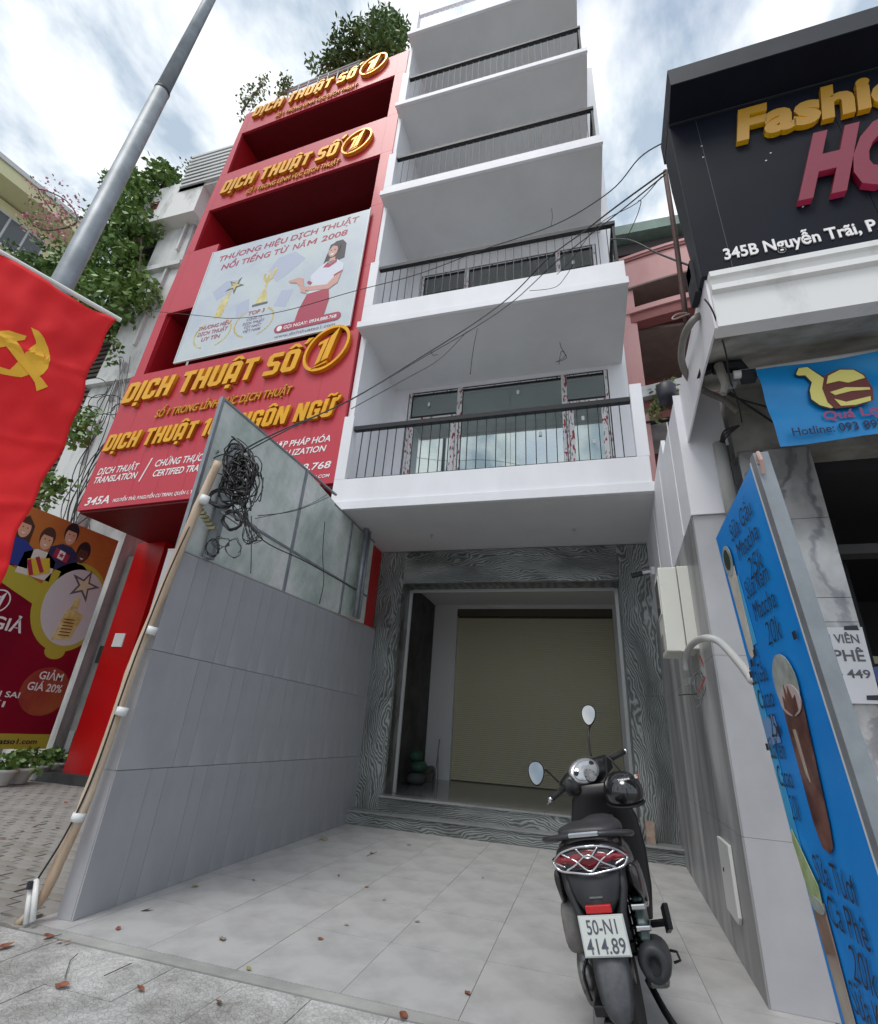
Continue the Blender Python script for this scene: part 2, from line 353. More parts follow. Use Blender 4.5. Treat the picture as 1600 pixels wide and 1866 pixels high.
# text
def _textmesh(body, ext=0.0, offset=0.0, res=3):
    cu = bpy.data.curves.new('lettering', 'FONT'); cu.body = body; cu.size = 1; cu.extrude = ext; cu.offset = offset; cu.resolution_u = res
    o = bpy.data.objects.new('lettering', cu); COL.objects.link(o)
    dg = bpy.context.evaluated_depsgraph_get()
    me = bpy.data.meshes.new_from_object(o.evaluated_get(dg))
    bpy.data.objects.remove(o); bpy.data.curves.remove(cu)
    return me
CAP = None
def text(body, u0, u1, z, h, v, depth, m, parent, name='lettering', shear=0, off=0.012, split=False, res=3, side=None, label=None):
    """letters with baseline z, cap height h, spanning u0..u1; front face at local y=v"""
    global CAP
    if CAP is None:
        t = _textmesh('H'); CAP = max(p.co.y for p in t.vertices); bpy.data.meshes.remove(t)
    src = body
    body = body.replace('Ơ', 'O').replace('ơ', 'o')
    me = _textmesh(body, .5 if depth else 0, off, res)
    co = [p.co.copy() for p in me.vertices]
    x0 = min(c.x for c in co); x1 = max(c.x for c in co); sx = (u1-u0-shear*h)/(x1-x0); sz = h/CAP
    for p in me.vertices:
        c = p.co; zz = c.y*sz; d = v+(.5-c.z)*depth if depth else v
        p.co = (u0+(c.x-x0)*sx+shear*zz, d, z+zz)
    if side:
        me.materials.append(m); me.materials.append(side)
        for p in me.polygons: p.material_index = 0 if abs(p.normal.z) > .5 else 1
        m = None
    for ci, ch in enumerate(src):
        if ch not in 'Ơơ': continue
        t = _textmesh(body[:ci+1], 0, off); xr = u0+(max(p.co.x for p in t.vertices)-x0)*sx; bpy.data.meshes.remove(t); q = 1 if ch == 'Ơ' else .70
        flat('letter_horn', [(xr-.05*h+shear*h*q*.9, z+h*(q-.14)), (xr+.03*h+shear*h*q, z+h*(q-.04)), (xr+.02*h+shear*h*q, z+h*(q+.08)), (xr+.13*h+shear*h*q, z+h*(q+.08)), (xr+.15*h+shear*h*q, z+h*(q-.06)), (xr+.0*h+shear*h*q*.9, z+h*(q-.22))], v-.0005, m or me.materials[0], parent, t=.001)
    if not split: return link(name, me, m, parent, label=label)
    bounds = []
    for i in range(1, len(body)):
        if body[i-1] == ' ': bounds.append(None); continue
        t = _textmesh(body[:i], 0, off); bounds.append(u0+(max(p.co.x for p in t.vertices)-x0)*sx); bpy.data.meshes.remove(t)
    bounds.append(1e9)
    # union-find islands
    par = list(range(len(me.vertices)))
    def fi(a):
        while par[a] != a: par[a] = par[par[a]]; a = par[a]
        return a
    for e in me.edges:
        a, b = fi(e.vertices[0]), fi(e.vertices[1])
        if a != b: par[a] = b
    xs = {}
    for i, p in enumerate(me.vertices):
        xx = p.co.x-shear*(p.co.z-z); xs.setdefault(fi(i), []).append(xx)
    li = {}
    for k2, a in xs.items():
        cx = (min(a)+max(a))/2
        for j, bb in enumerate(bounds):
            if bb is not None and cx < bb+.001: break
        li[k2] = j
    polys = {}
    for p in me.polygons: polys.setdefault(li[fi(p.vertices[0])], []).append(p)
    for j in sorted(polys):
        idx = {}; vs = []; fs = []; mi = []
        for p in polys[j]:
            f = []
            for q in p.vertices:
                if q not in idx: idx[q] = len(vs); vs.append(tuple(me.vertices[q].co))
                f.append(idx[q])
            fs.append(f); mi.append(p.material_index)
        m2 = bpy.data.meshes.new('letter'); m2.from_pydata(vs, [], fs)
        for p, i in zip(m2.polygons, mi): p.material_index = i
        link('letter', m2, [m, side] if (side and m) else (m or list(me.materials)), parent)

# built-up sign letters: square-cut bold capitals drawn as outlines (unit cap height)
_O = [(.12, 0), (.43, 0), (.55, .12), (.55, .88), (.43, 1), (.12, 1), (0, .88), (0, .12)]
_h = [(.2, .2), (.2, .8), (.35, .8), (.35, .2)]
_U = [(.12, 0), (.43, 0), (.55, .12), (.55, 1), (.35, 1), (.35, .2), (.2, .2), (.2, 1), (0, 1), (0, .12)]
GL = {'D': ([(0, 0), (.42, 0), (.55, .13), (.55, .87), (.42, 1), (0, 1)], _h), 'I': ([(0, 0), (.2, 0), (.2, 1), (0, 1)],),
 'C': ([(.12, 0), (.43, 0), (.55, .12), (.55, .37), (.35, .37), (.35, .2), (.2, .2), (.2, .8), (.35, .8), (.35, .63), (.55, .63), (.55, .88), (.43, 1), (.12, 1), (0, .88), (0, .12)],),
 'H': ([(0, 0), (.2, 0), (.2, .4), (.36, .4), (.36, 0), (.56, 0), (.56, 1), (.36, 1), (.36, .6), (.2, .6), (.2, 1), (0, 1)],),
 'T': ([(.17, 0), (.37, 0), (.37, .8), (.54, .8), (.54, 1), (0, 1), (0, .8), (.17, .8)],), 'U': (_U,),
 'A': ([(0, 0), (.2, 0), (.2, .2), (.35, .2), (.35, 0), (.55, 0), (.55, .88), (.43, 1), (.12, 1), (0, .88)], [(.2, .4), (.2, .8), (.35, .8), (.35, .4)]),
 'S': ([(0, 0), (.43, 0), (.55, .12), (.55, .48), (.42, .6), (.2, .6), (.2, .8), (.55, .8), (.55, 1), (.12, 1), (0, .88), (0, .53), (.13, .4), (.35, .4), (.35, .2), (0, .2)],),
 'O': (_O, _h), '0': (_O, _h), '1': ([(.12, 0), (.32, 0), (.32, 1), (.14, 1), (0, .86), (0, .70), (.12, .78)],),
 'N': ([(0, 0), (.2, 0), (.2, .5), (.38, 0), (.58, 0), (.58, 1), (.38, 1), (.38, .5), (.2, 1), (0, 1)],),
 'G': ([(.12, 0), (.55, 0), (.55, .54), (.28, .54), (.28, .37), (.35, .37), (.35, .2), (.2, .2), (.2, .8), (.35, .8), (.35, .66), (.55, .66), (.55, .88), (.43, 1), (.12, 1), (0, .88), (0, .12)],)}
DOT = [(.18, -.24), (.37, -.24), (.37, -.08), (.18, -.08)]; CIR = [(.0, 1.06), (.16, 1.06), (.275, 1.15), (.39, 1.06), (.55, 1.06), (.36, 1.26), (.19, 1.26)]
ACU = [(.56, 1.16), (.68, 1.16), (.86, 1.40), (.66, 1.40)]; TIL = [(.05, 1.10), (.16, 1.10), (.22, 1.18), (.36, 1.10), (.48, 1.12), (.56, 1.26), (.44, 1.26), (.38, 1.20), (.24, 1.28), (.12, 1.26)]
HRN = [(.56, .78), (.66, .82), (.74, .98), (.74, 1.10), (.60, 1.10), (.60, 1.0), (.56, .97)]
def block(body, u0, u1, z, h, v, depth, parent, shear=.16, m=None, side=None, gap=.10, word=.30):
    comp = {'Ị': ('I', [[(x-.175, y) for x, y in DOT]]), 'Ậ': ('A', [DOT, CIR]), 'Ố': ('O', [CIR, ACU]), 'Ô': ('O', [CIR]), 'Ữ': ('U', [HRN, TIL])}
    items = []; x = 0
    for ch in body:
        if ch == ' ': x += word; continue
        base, ex = comp.get(ch, (ch, [])); w = max(p[0] for p in GL[base][0]); items.append((x, base, ex)); x += w+gap
    W_ = x-gap; k = (u1-u0-shear*h)/W_
    for (x, base, ex) in items:
        cu = bpy.data.curves.new('letter', 'CURVE'); cu.dimensions = '2D'; cu.fill_mode = 'BOTH'; cu.extrude = depth/2
        for pts in list(GL[base])+ex:
            sp = cu.splines.new('POLY'); sp.points.add(len(pts)-1); sp.use_cyclic_u = True
            for q, (px, py) in zip(sp.points, pts): q.co = (u0+(x+px)*k+shear*py*h, py*h, 0, 1)
        o = bpy.data.objects.new('letter', cu); COL.objects.link(o)
        me = bpy.data.meshes.new_from_object(o.evaluated_get(bpy.context.evaluated_depsgraph_get())); bpy.data.objects.remove(o); bpy.data.curves.remove(cu)
        me.materials.append(m); me.materials.append(side)
        for p in me.polygons: p.material_index = 0 if abs(p.normal.z) > .5 else 1
        for p in me.vertices: c = p.co.copy(); p.co = (c.x, v+depth/2-c.z, z+c.y)
        link('letter', me, None, parent)
# foliage of many leaf-sized faces
def leaves(blobs, n, size, seed=1, droop=.3, mb=None, asp=.5):
    r = random.Random(seed); mb = mb or MB()
    tot = sum(b[3]*b[4]*b[5] for b in blobs); vs = []; fs = []
    for b in blobs:
        for _ in range(max(8, int(n*b[3]*b[4]*b[5]/tot))):
            d = Vector((r.gauss(0, 1), r.gauss(0, 1), r.gauss(0, 1))).normalized(); q = r.random()**.45
            p = Vector((b[0]+d.x*b[3]*q, b[1]+d.y*b[4]*q, b[2]+d.z*b[5]*q))
            if noise.noise(p*1.9/max(.4, size*8)) < -.18: continue
            a = Vector((r.gauss(0, 1), r.gauss(0, 1), r.gauss(0, .6)-droop)).normalized(); w = a.orthogonal().normalized()
            w = Matrix.Rotation(r.random()*6.28, 3, a) @ w; s = size*r.uniform(.6, 1.3)
            k = len(vs); vs += [p, p+a*s*.5+w*s*asp*.5, p+a*s, p+a*s*.5-w*s*asp*.5]; fs.append((k, k+1, k+2, k+3))
    mb.add(vs, fs); return mb
def catenary(a, b, sag, n=16):
    a, b = Vector(a), Vector(b); return [a.lerp(b, i/n)-Vector((0, 0, sag*4*(i/n)*(1-i/n))) for i in range(n+1)]
def smoothpts(P, n=6):
    P = [Vector(p) for p in P]; out = []
    for i in range(len(P)-1):
        p0, p1, p2, p3 = P[max(i-1, 0)], P[i], P[i+1], P[min(i+2, len(P)-1)]
        for k in range(n):
            t = k/n; out.append(.5*((2*p1)+(p2-p0)*t+(2*p0-5*p1+4*p2-p3)*t*t+(-p0+3*p1-3*p2+p3)*t**3))
    out.append(P[-1]); return out

# ================================================================== GROUND
MB().add([(-300, -300, -.045), (300, -300, -.045), (300, 400, -.045), (-300, 400, -.045)], [(0, 1, 2, 3)]).obj('ground', ground_m, kind='structure')
porch = empty('porch_floor'); porch['kind'] = 'structure'
MB().box(-3.3, 1.15, 2.93, 7.6, -.04, -.006).obj('grout_bed', concrete, porch)
XJ = [-3.35, -3.06, -2.457, -1.855, -1.253, -.65, -.048, .554, 1.12]
YJ = [2.99, 3.71, 4.43, 5.15, 5.87, 6.59, 7.33]
for j in range(6):
    for i in range(8):
        x0, x1, y0, y1 = XJ[i]+.0016, XJ[i+1]-.0016, YJ[j]+.0016, YJ[j+1]-.0016
        MB().box(x0-(x0+x1)/2, x1-(x0+x1)/2, y0-(y0+y1)/2, y1-(y0+y1)/2, -.01, 0).obj('floor_tile', floor_m, porch).location = ((x0+x1)/2, (y0+y1)/2, R_.uniform(-.0006, .0006))
MB().box(-3.3, 1.6, 2.90, 2.987, -.02, -.002).obj('edge_strip', concrete, porch)
# embossed pavement tiles in front of the porch (laid slightly askew), and pavers at the left
pav = empty('front_pavement'); pav['kind'] = 'structure'
am = MB().box(-.199, .199, -.199, .199, -.03, 0).mesh('pavement_tile'); am.materials.append(arch)
for i in range(-10, 6):
    for j in range(0, 8):
        x = -1.96+i*.402; y = 2.69-j*.402
        if x < -4.6 or y < .2: continue
        o = link('pavement_tile', am, None, pav); o.location = (x, y, -.006+R_.uniform(-.0015, .0015))
side = empty('side_pavement'); side['kind'] = 'structure'
def pavermesh():
    pts = []
    for i in range(7): pts.append((-.11+.22*i/6, -.055+.012*math.sin(i/6*2*PI)))
    for i in range(7): pts.append((.11-.22*i/6, .055+.012*math.sin((1-i/6)*2*PI)))
    me = MB().prism([(a*.965, b*.93) for a, b in pts], -.03, 0).mesh('paver'); return me
pm1 = pavermesh(); pm1.materials.append(paver_a); pm2 = pm1.copy(); pm2.materials.clear(); pm2.materials.append(paver_b)
spots = []
for j in range(-8, 60):
    for i in range(0, 34):
        x = -3.42-i*.222-(j % 2)*.111; y = 2.35+j*.107
        if y < 2.95 and x > -4.4: continue
        if y < 2.35 or y > 8.0 or x < -10.6: continue
        if y > 7.5 and x > -9.7 and x < -4: pass
        spots.append((math.hypot(x, y), x, y))
spots.sort(); far = MB()
for n_, (d, x, y) in enumerate(spots):
    z = -.008+R_.uniform(-.004, .004)
    if n_ < 296:
        o = link('paver', pm1 if R_.random() < .6 else pm2, None, side); o.location = (x, y, z); o.rotation_euler = (R_.uniform(-.012, .012), R_.uniform(-.012, .012), R_.uniform(-.01, .01))
    else:
        vs = [(v.co.x+x, v.co.y+y, v.co.z+z) for v in pm1.vertices]; far.add(vs, [tuple(p.vertices) for p in pm1.polygons])
far.obj('paver', paver_a, side, kind='stuff')

# ================================================================== WHITE BUILDING
wb = empty('white_building', (-1.2, 7.6, 0), 0, 'new white townhouse with stacked open balconies over a marble framed shopfront', 'building')
OX, OY = -1.2, 7.6
def wbo(mb, name, m, parent=None, **kw):
    o = mb.obj(name, m, parent or wb, **kw)
    if parent is None: o.location = (-OX, -OY, 0)
    return o
bar_cache = {}
def railing(idx, x0, x1, yf, z0, z1, m, ret=None, bottom=True, step=.137):
    b = MB().box(x0, x1, yf-.04, yf+.04, z1-.07, z1)
    if bottom: b.box(x0, x1, yf-.02, yf+.02, z0, z0+.025)
    if ret: b.box(x1-.06, x1, yf+.035, ret, z1-.05, z1).box(x1-.05, x1-.01, yf-.02, yf+.02, z0-.1, z1-.05)
    r = wbo(b, 'balcony_railing', m)
    key = (round(z1-z0, 3), m.name)
    if key not in bar_cache:
        me = MB().box(-.006, .006, -.006, .006, .0, z1-z0-.05).mesh('baluster'); me.materials.append(m); bar_cache[key] = me
    n = int((x1-x0)/step); s = (x1-x0)/n
    for i in range(1, n):
        o = link('baluster', bar_cache[key], None, r); o.location = (x0+i*s, yf, z0)
    if ret:
        for i in range(1, 12):
            o = link('baluster', bar_cache[key], None, r); o.location = (x1-.03, yf+i*(ret-yf)/12, z0-.05)
LV = [(4.04, .945, 4.55, 5.68, 5.50, True), (7.53, .94, 8.04, 9.14, 9.02, False), (11.06, .81, 11.34, 12.43, 12.33, False), (14.20, .72, 14.39, 15.58, 15.41, False), (17.36, .66, 17.52, 18.56, 18.42, False)]
wfloor = []
for i, (zb, xr, zp, zpier, zrail, rp) in enumerate(LV):
    b = MB().box(-3.50, xr, 5.80, 5.86, zb, zb+.13)
    b.box(-3.45, xr-.03, 5.83, 5.98, zb+.131, zp)
    b.box(-3.45, -3.28, 5.83, 5.98, zp, zpier)
    b.box(-3.45, 1.03 if i == 0 else xr-.015, 5.985, 7.75, zb+.004, zb+.16)
    b.box(xr-.16, xr-.03, 5.98, 7.6, zb+.16, zp-.002)
    if rp: b.box(.775, .925, 5.83, 5.98, zp, zpier); 
    wbo(b, 'balcony_parapet', white, bevel=.004)
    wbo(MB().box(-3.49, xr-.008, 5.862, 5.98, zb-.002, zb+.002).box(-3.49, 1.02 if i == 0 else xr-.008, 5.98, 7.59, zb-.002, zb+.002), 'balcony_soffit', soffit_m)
    if i < 4: railing(i, -3.27, .77 if rp else xr-.09, 5.90, zp+.012, zrail, blackp, None if rp else 7.55)
    else: railing(i, -3.27, xr-.09, 5.90, zp+.012, zrail, white, 7.55)
wbo(MB().box(-3.53, -3.43, 6.07, 7.8, 4.045, 17.3), 'side_wall', white)
# facade piers, spandrels
ZW = [(4.25, 7.44), (8.0, 10.75), (11.5, 14.05), (14.7, 17.2)]
fb = MB(); fb.box(-3.43, -3.13, 7.6, 7.8, 4.2, 17.36); fb.box(.68, 1.0, 7.601, 7.8, 4.2, 17.36)
prev = 4.06
for z0, z1 in ZW: fb.box(-3.13, .68, 7.602, 7.8, prev, z0); prev = z1
fb.box(-3.13, .68, 7.602, 7.8, prev, 17.36)
fb.box(.90, 1.0, 7.8, 12, 3.0, 17.36); fb.box(-3.53, -3.43, 7.8, 12, 3.0, 17.36); fb.box(-3.43, .9, 11.9, 12, 3.9, 17.36)
wbo(fb, 'wall', white)
roomw = mat('room_wall', (.80, .83, .86), .7); roomc = mat('room_ceiling', (.50, .55, .51), .7)
for z0, z1 in ZW:
    zc = z1-.02
    b = MB().box(-3.43, .9, 7.81, 11.9, zc, zc+.08, 1).box(-3.43, .9, 11.8, 11.88, z0, zc, 0).box(-3.42, -3.36, 7.81, 11.8, z0, zc, 0).box(.82, .88, 7.81, 11.8, z0, zc, 0).box(-3.36, .82, 7.81, 11.8, z0-.1, z0-.02, 0)
    b.box(-3.3, .8, 8.6, 8.85, zc-.22, zc-.002, 0)
    wbo(b, 'room', [roomw, roomc])
    # windows: left door, wide fixed light, right door
    for wi, (x0, x1) in enumerate(((-3.11, -2.07), (-2.07, -.10), (-.10, .66))):
        f = MB(); t = .055; y0, y1 = 7.62, 7.70
        f.box(x0, x0+t, y0, y1, z0, z1).box(x1-t, x1, y0, y1, z0, z1).box(x0+t, x1-t, y0, y1, z1-t, z1).box(x0+t, x1-t, y0, y1, z0, z0+t)
        zt = z1-.62
        if wi != 1: f.box(x0+t, x1-t, y0, y1, zt, zt+.05)
        w = wbo(f, 'window', greyalu if wi == 1 else greyalu)
        fm = MB().box(x0-.002, x0+.05, y0-.004, y0-.001, z0, z1).box(x1-.05, x1+.002, y0-.004, y0-.001, z0, z1)
        fm.box(x0+t, x1-t, y0-.004, y0-.001, z1-.05, z1-.03)
        fm.obj('protective_film', film, w)
        if wi != 1:
            g = MB().box(x0+t, x1-t, y0+.03, y0+.036, zt+.05, z1-t).obj('pane', glass, w)
            l = MB(); a0, a1, b0, b1 = x0+t+.004, x1-t-.004, z0+t, zt-.004; s = .085
            l.box(a0, a0+s, y0-.012, y0+.05, b0, b1).box(a1-s, a1, y0-.012, y0+.05, b0, b1).box(a0+s, a1-s, y0-.012, y0+.05, b1-s, b1).box(a0+s, a1-s, y0-.012, y0+.05, b0, b0+s)
            l.obj('door_leaf', film, w)
            MB().box(a0+s, a1-s, y0+.015, y0+.021, b0+s, b1-s).obj('pane', glass, w)
            h = MB().box(a1-.05 if wi == 0 else a0+.03, a1-.03 if wi == 0 else a0+.05, y0-.05, y0-.02, z0+1.0, z0+1.25).obj('door_handle', blackp, w)
        else:
            xm = (x0+x1)/2
            MB().box(x0+t, xm-.003, y0+.03, y0+.036, z0+t, z1-t).obj('pane', glass, w)
            MB().box(xm+.003, x1-t, y0+.03, y0+.036, z0+t, z1-t).obj('pane', glass, w)
        for k in range(2):
            sx_ = R_.uniform(x0+.2, x1-.25); sz_ = R_.uniform(z0+.9, z1-.3); MB().box(sx_, sx_+.05, y0+.008, y0+.010, sz_, sz_+.09).obj('sticker', tape, w)
# ground floor: marble surround, shutter, interior, steps
def slab(x0, x1, y0, y1, z0, z1, m, name='marble_slab'): 
    o = MB().box(x0, x1, y0, y1, z0, z1).obj(name, m, wb); o.location = (-OX, -OY, 0); return o
JX = [-3.40, -2.872]
for x0, x1 in ((-3.43, -2.875), (.555, 1.10)):
    zz = [.172, 2.0, 4.03] if x0 < 0 else [.172, 1.85, 4.03]
    for a, b in zip(zz[:-1], zz[1:]): slab(x0, x1, 7.6, 7.68, a+.001, b-.001, marble_d)
for a, b in ((-2.873, -1.2), (-1.2, .553)): slab(a+.001, b-.001, 7.6, 7.68, 3.472, 4.03, marble_h)
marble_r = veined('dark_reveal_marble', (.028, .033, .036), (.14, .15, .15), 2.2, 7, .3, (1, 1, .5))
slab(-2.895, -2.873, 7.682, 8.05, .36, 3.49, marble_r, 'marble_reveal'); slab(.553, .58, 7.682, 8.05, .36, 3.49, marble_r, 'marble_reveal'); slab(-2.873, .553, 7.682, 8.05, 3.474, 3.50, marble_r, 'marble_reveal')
slab(-2.872, -2.825, 8.0, 8.04, .362, 3.46, trim_m, 'door_trim'); slab(.505, .552, 8.0, 8.04, .362, 3.46, trim_m, 'door_trim'); slab(-2.824, .504, 8.0, 8.04, 3.42, 3.472, trim_m, 'door_trim')
gi = MB().box(-3.42, -2.76, 11.0, 11.3, .36, 4.4, 0).box(.62, .98, 11.0, 11.3, .36, 4.4, 0).box(-2.76, .62, 11.0, 11.3, 3.86, 4.4, 0)
gi.box(.86, .98, 8.1, 11.0, .36, 4.0, 0).box(-3.42, .98, 8.06, 11.3, 3.95, 4.0, 0).box(-3.42, .98, 11.36, 11.5, .3, 4.4, 0)
wbo(gi, 'interior_wall', mat('interior_white', (.80, .80, .80), .7))
wbo(MB().box(-3.43, -3.30, 8.06, 11.0, .36, 3.94), 'raw_side_wall', mat('dirty_dark_concrete', (.045, .045, .043), .85, c2=(.13, .13, .125), vscale=1.6, bump=.2, thr=(.4, .75)))
wbo(MB().box(-3.43, -2.895, 7.69, 8.05, .36, 4.03).box(.58, 1.1, 7.69, 8.05, .36, 4.03).box(-2.89, .58, 7.69, 8.05, 3.50, 4.03), 'wall', dark)
sh = wbo(MB().box(-2.76, .62, 11.14, 11.16, .36, 3.86).box(-2.76, .62, 11.02, 11.1, 3.70, 3.86), 'roller_shutter', mat('shutter_back', (.10, .09, .06), .6))
slm = MB().prism([(-.018, .002), (-.022, .028), (.0, .036), (.0, 0)], -2.755, .615, axis='x').mesh('shutter_slat'); slm.materials.append(shut_m)
for i in range(88): 
    o = link('shutter_slat', slm, None, sh); o.location = (0, 11.139, .375+i*.0375)
slab(-3.42, .97, 8.06, 11.3, .28, .358, mat('dark_polished_floor', (.17, .175, .175), .15, c2=(.26, .265, .26), vscale=2), 'shop_floor')
slab(-2.875, .555, 7.73, 8.055, .30, .36, mat('dark_polished_floor', (.10, .105, .105), .12, c2=(.17, .175, .17), vscale=2), 'shop_floor')
steps = empty('marble_steps'); steps['kind'] = 'structure'
for a, b in ((-3.30, -2.2), (-2.2, -1.05), (-1.05, .2), (.2, 1.12)):
    MB().box(a+.001, b-.001, 7.34, 7.6, -.03, .148).obj('marble_riser', marble_h, steps)
    MB().box(a+.001, b-.001, 7.315, 7.62, .148, .17).obj('marble_tread', mat('tread_marble', (.20, .21, .21), .22, c2=(.34, .345, .34), vscale=4, stretch=(.4, 2, 1), detail=9), steps, bevel=.003)
for a, b in ((-2.90, -1.9), (-1.9, -.6), (-.6, .55)):
    MB().box(a+.001, b-.001, 7.53, 7.58, .17, .338).obj('marble_riser', marble_h, steps)
    MB().box(a+.001, b-.001, 7.50, 7.72, .338, .364).obj('marble_tread', MC['tread_marble'], steps, bevel=.003)
# bits on the ceiling: dangling wires
def wiredrop(p, pts, name, lab):
    o = MB().tube(smoothpts([Vector(p)+Vector(q) for q in pts]), .006, 5).obj(name, cablegrey, smooth=True); tagit(o, lab, 'cable'); return o
p = at(1020, 624, 'z', 7.52); wiredrop(p, [(0, 0, 0), (.02, 0, -.12), (.08, .02, -.30), (-.08, 0, -.42), (.1, 0, -.36), (.02, 0, -.2), (-.03, 0, -.48)], 'ceiling_wire', 'looped wires hanging from the ceiling over the lowest balcony')
p = at(1005, 380, 'z', 11.05); wiredrop(p, [(0, 0, 0), (.01, 0, -.25), (-.02, 0, -.5)], 'ceiling_wire', 'straight wire hanging from the ceiling over the second balcony')
p = at(785, 640, 'z', 7.52); wiredrop(p, [(0, 0, 0), (.05, 0, -.10), (.13, .02, -.08)], 'ceiling_wire', 'short wire stub at the left of the ceiling over the lowest balcony')
p = at(1046, 965, 'z', 4.03); tagit(MB().tube([p, p+Vector((0, 0, -.10))], .006, 5).box(p.x-.03, p.x+.03, p.y-.03, p.y+.03, p.z-.012, p.z).obj('ceiling_hook', trim_m), 'small metal light hook at the right of the porch ceiling', 'hook')
p = at(787, 975, 'z', 4.03); tagit(MB().tube([p, p+Vector((0, 0, -.06))], .006, 5).box(p.x-.02, p.x+.02, p.y-.02, p.y+.02, p.z-.012, p.z).obj('ceiling_hook', trim_m), 'small metal light hook at the left of the porch ceiling', 'hook')
# things inside the shop
g = empty('sack_pile', (-3.02, 9.6, .362), 0, 'green sacks piled against the dark wall inside the shop', 'sacks')
for k, (x, y, z, s) in enumerate(((0, 0, .0, 1), (.03, .02, .19, .9), (-.03, -.02, .36, .75))):
    MB().loft([sel(.16*s*q, .2*s*q, 2.6, (x, y, z+h), 'xy') for q, h in ((.6, 0), (1, .05), (1, .12), (.7, .18))]).obj('sack', mat('green_sack', (.03, .10, .06), .6) if k else mat('grey_sack', (.08, .09, .09), .7), g, smooth=True)
g = empty('rubble_tools', (-3.0, 10.4, .362), 0, 'small dark motor and rods left by the pale pier inside the shop', 'tools')
MB().box(-.09, .09, -.12, .12, 0, .16).lathe([(.06, -.16), (.07, -.1), (.07, .1), (.05, .14)], 12, (0, 0, .2), 'y').obj('motor', mat('dusty_metal', (.12, .11, .10), .6), g)
MB().tube([(.10, 0, 0), (.13, .1, .75)], .012, 6).tube([(.15, .05, 0), (.10, .15, .6)], .01, 6).obj('rod', galv, g)
p = at(1172, 1500, 'z', .171)
bk = MB().box(.60, .70, 7.42, 7.50, .171, .40).obj('brick', mat('dusty_brick', (.30, .20, .15), .8, c2=(.42, .33, .27), vscale=15)); tagit(bk, 'dusty brick standing upright on the lower marble step behind the scooter', 'brick')

# ================================================================== LEFT BOUNDARY WALL
lw = empty('boundary_wall', (-3.135, 3.11, 0), math.atan2(.135, 4.15), 'low grey tiled boundary wall between the porch and the red shop', 'wall')
def ztop(y): return 2.45+.23*max(0, y)/4.15
MB().hexa([(-.125, .012, -.03), (-.012, .012, -.03), (-.012, 4.5, -.03), (-.125, 4.5, -.03), (-.125, .012, ztop(0)-.01), (-.012, .012, ztop(0)-.01), (-.012, 4.5, ztop(4.5)-.01), (-.125, 4.5, ztop(4.5)-.01)]).obj('wall_core', concrete, lw)
MB().hexa([(-.13, .0, ztop(0)-.009), (.0, .0, ztop(0)-.009), (.0, 4.5, ztop(4.5)-.009), (-.13, 4.5, ztop(4.5)-.009), (-.13, .0, ztop(0)+.004), (.0, .0, ztop(0)+.004), (.0, 4.5, ztop(4.5)+.004), (-.13, 4.5, ztop(4.5)+.004)]).obj('coping', tile_l, lw)
for r, (z0, z1, off) in enumerate(((0, .832, .33), (.832, 1.646, .545), (1.646, None, .22))):
    js = [0]; y = off; k = 0
    while y < 4.5: js.append(y); y += (.175 if k % 2 == 0 else .325)+R_.uniform(-.012, .012); k += 1
    js.append(4.5)
    for a, b in zip(js[:-1], js[1:]):
        t0, t1 = (z1-.001 if z1 else ztop(a)-.011), (z1-.001 if z1 else ztop(b)-.011)
        a2, b2 = a+.0018, b-.0018; c0 = (a2+b2)/2; dx = R_.uniform(-.0006, .0006)
        o = MB().hexa([(-.011, a2-c0, 0), (0, a2-c0, 0), (0, b2-c0, 0), (-.011, b2-c0, 0), (-.011, a2-c0, t0-z0-.004), (0, a2-c0, t0-z0-.004), (0, b2-c0, t1-z0-.004), (-.011, b2-c0, t1-z0-.004)]).obj('wall_tile', tile_m, lw); o.location = (dx, c0, z0+.001)
    MB().box(-.126, -.0125, 0, .011, z0+.001, (z1 or ztop(0)-.01)-.001).obj('wall_tile', tile_l, lw)
# glass screen on top of the wall, galvanised frame
gs = empty('glass_screen', (-3.185, 3.11, 0), math.atan2(.06, 4.15), 'tall dusty green glass screen in a steel frame standing on the grey wall', 'screen')
def gtop(y): return 3.99+.155*y/2.2 if y < 2.6 else 4.02
def gfr(mb, y0, y1, z0, z1, w=.02): return mb.hexa([(-w, y0, z0(y0)), (w, y0, z0(y0)), (w, y1, z0(y1)), (-w, y1, z0(y1)), (-w, y0, z1(y0)), (w, y0, z1(y0)), (w, y1, z1(y1)), (-w, y1, z1(y1))])
zt0 = lambda y: ztop(y)+.006; zmid = lambda y: 2.45+.53+.03*y
ys = [.02, 1.62, 3.05, 3.95]
for a, b in zip(ys[:-1], ys[1:]):
    tp = gtop if b < 2.7 else (lambda y: 4.02)
    gfr(MB(), a+.02, b-.02, zt0, (lambda y: zmid(y)-.012), .004).obj('pane', dglass, gs)
    top = (lambda y: min(gtop(y), 4.12) if y < 2.55 else 4.02)
    gfr(MB(), a+.02, b-.02, (lambda y: zmid(y)+.012), (lambda y: top(y)-.02), .004).obj('pane', dglass, gs)
fr = MB()
gfr(fr, .0, .035, zt0, gtop, .018); gfr(fr, .035, 2.45, lambda y: gtop(y)-.022, gtop, .016); gfr(fr, 2.45, 3.95, lambda y: 4.0, lambda y: 4.02, .014)
for y in (1.60, 3.03): gfr(fr, y, y+.04, zt0, (lambda q: gtop(q)-.022 if q < 2.4 else 4.0), .022)
gfr(fr, .035, 3.95, lambda y: zmid(y)-.012, lambda y: zmid(y)+.012, .018)
fr.obj('frame', galv, gs)
